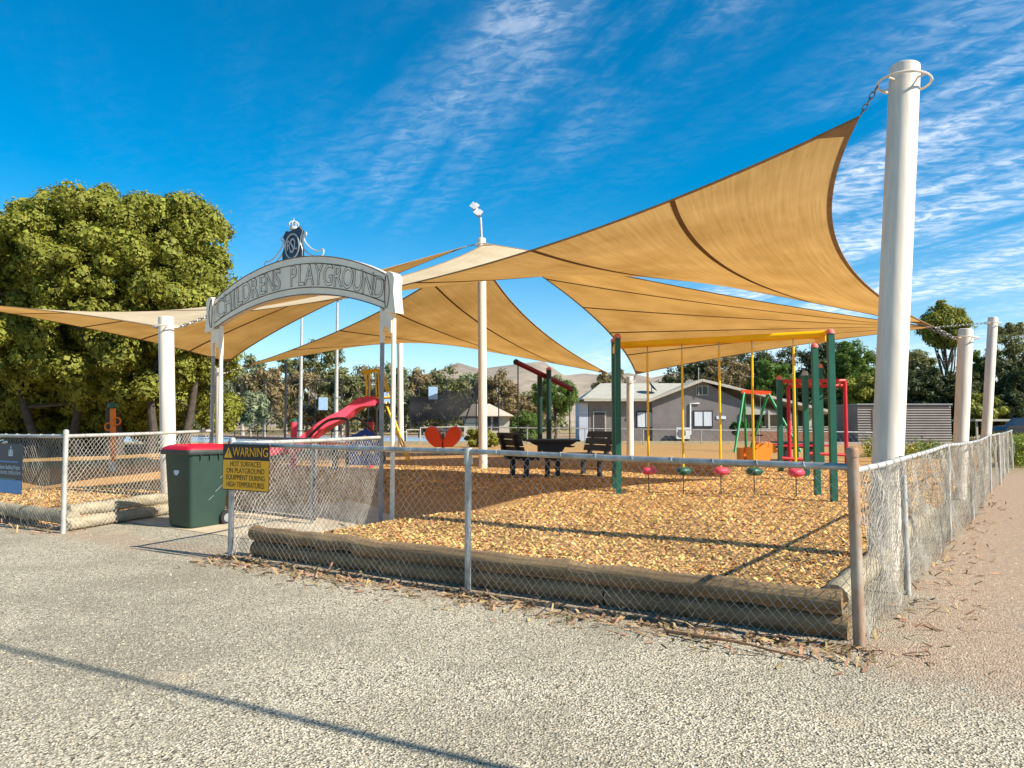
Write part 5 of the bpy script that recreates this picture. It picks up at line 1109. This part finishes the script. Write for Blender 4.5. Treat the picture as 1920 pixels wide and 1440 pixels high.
for k in range(7): x = xa+(xb-xa)*k/6; MB().tube([(x, 44, .2), (x, 44, zf)], .035, 8).build('post', DARKM, lowf, True)
b = MB(); wire_mesh(b, (xa, 44), (xb, 44), .4, zf, pitch=.28, r=.004, seed=78); b.build('wire_mesh', DARKM, lowf, kind='stuff')
def screen_nodes(t):
    n = lambda ty: t.nodes.new(ty); out = n('ShaderNodeOutputMaterial'); d = n('ShaderNodeBsdfDiffuse'); d.inputs[0].default_value = (.035, .033, .035, 1); tr = n('ShaderNodeBsdfTransparent'); ms = n('ShaderNodeMixShader'); ms.inputs[0].default_value = .24
    t.links.new(d.outputs[0], ms.inputs[1]); t.links.new(tr.outputs[0], ms.inputs[2]); t.links.new(ms.outputs[0], out.inputs[0])
SCR = node_mat('mesh_screen', screen_nodes); ms_ = thing('wind_screen', at(832, 800, 58), 'sagging black mesh screen hung on the tennis court fence', 'screen'); m = MB()
for j in range(9):
    for i in range(19):
        s_, t_ = i/18, j/8; yt = 742-4*s_-(18*s_**3)+4*math.sin(s_*9); yb = 789-3*s_+2*math.sin(s_*12); p = at(768+127*s_, yt+(yb-yt)*t_, 58); m.v.append((p.x, 58+.25*math.sin(s_*8+t_*2)+.12*math.sin(t_*7), p.z))
m.f = [(j*19+i, j*19+i+1, (j+1)*19+i+1, (j+1)*19+i) for j in range(8) for i in range(18)]; m.build('cloth', SCR, ms_, True)
for (a, c) in (((769, 742), (769, 812)), ((838, 735), (838, 812)), ((897, 708), (897, 812)), ((870, 795), (897, 715))): MB().tube([at(a[0], a[1], 58.3), at(c[0], c[1], 58.3)], .05, 8).build('pole', DARKM, ms_, True)
for i, (px_, py_, lab) in enumerate(((812, 737, 'pale blue sign board above the black mesh screen'), (723, 747, 'pale blue sign board beside the slide ladder'), (606, 757, 'pale blue sign board left of the slide on the court fence'))):
    p = at(px_, py_, 61.5); o = MB().box((0, 0, 0), (.72, .04, 1.0)).build('sign_board', mat('pale_blue_board', (.42, .56, .72), .5)); o.location = p; tag(o, lab, 'sign')
# hut behind the bushes
hu = thing('small_hut', at(905, 810, 68), 'small cream hut with hipped roof behind the low bush', 'hut'); a, c = at(870, 800, 68), at(955, 780, 68); MB().box(((a.x+c.x)/2, 70, 1.3), (c.x-a.x, 4, 2.2)).build('wall', mat('cream_wall', (.5, .44, .34), .8), hu)
zr0, zr1 = at(900, 781, 68).z, at(900, 757, 68).z; xa, xb = a.x-.3, c.x+.4
sheet([(xa, 67.5, zr0), (xb, 67.5, zr0), (xb-2.2, 70, zr1), (xa+1, 70, zr1)], .06, 'roof', mat('cream_roof', (.58, .47, .35), .6), hu); sheet([(xb, 67.5, zr0), (xb, 72.5, zr0), (xb-2.2, 70, zr1)], .06, 'roof', MATS['cream_roof'], hu); sheet([(xa, 72.5, zr0), (xb, 72.5, zr0), (xb-2.2, 70, zr1), (xa+1, 70, zr1)], .06, 'roof', MATS['cream_roof'], hu); sheet([(xa, 67.5, zr0), (xa, 72.5, zr0), (xa+1, 70, zr1)], .06, 'roof', MATS['cream_roof'], hu)
for px_ in (915, 930): c = at(px_, 795, 68); MB().box((c.x, 67.96, 1.5), (.5, .05, 1.1)).build('window', WFR, hu)
# pool-style low white rails seen past the slide
wr = thing('pipe_gate', at(748, 820, 40), 'low pale pipe rails between the slide and the orange seat', 'rail')
for a, c in (((762, 806), (788, 806)), ((762, 806), (762, 842)), ((788, 802), (788, 842)), ((788, 802), (870, 800)), ((735, 810), (762, 810))): MB().tube([at(a[0], a[1], 40), at(c[0], c[1], 40)], .035, 8).build('rail', GALVW, wr, True)
bd = MB().box((0, 0, 0), (20, .22, .2)).build('timber_edging', LOGW); bd.location = (at(800, 0, 36).x+6, 38.6, .42); tag(bd, 'long timber edging at the back of the mulch bed', 'edging')
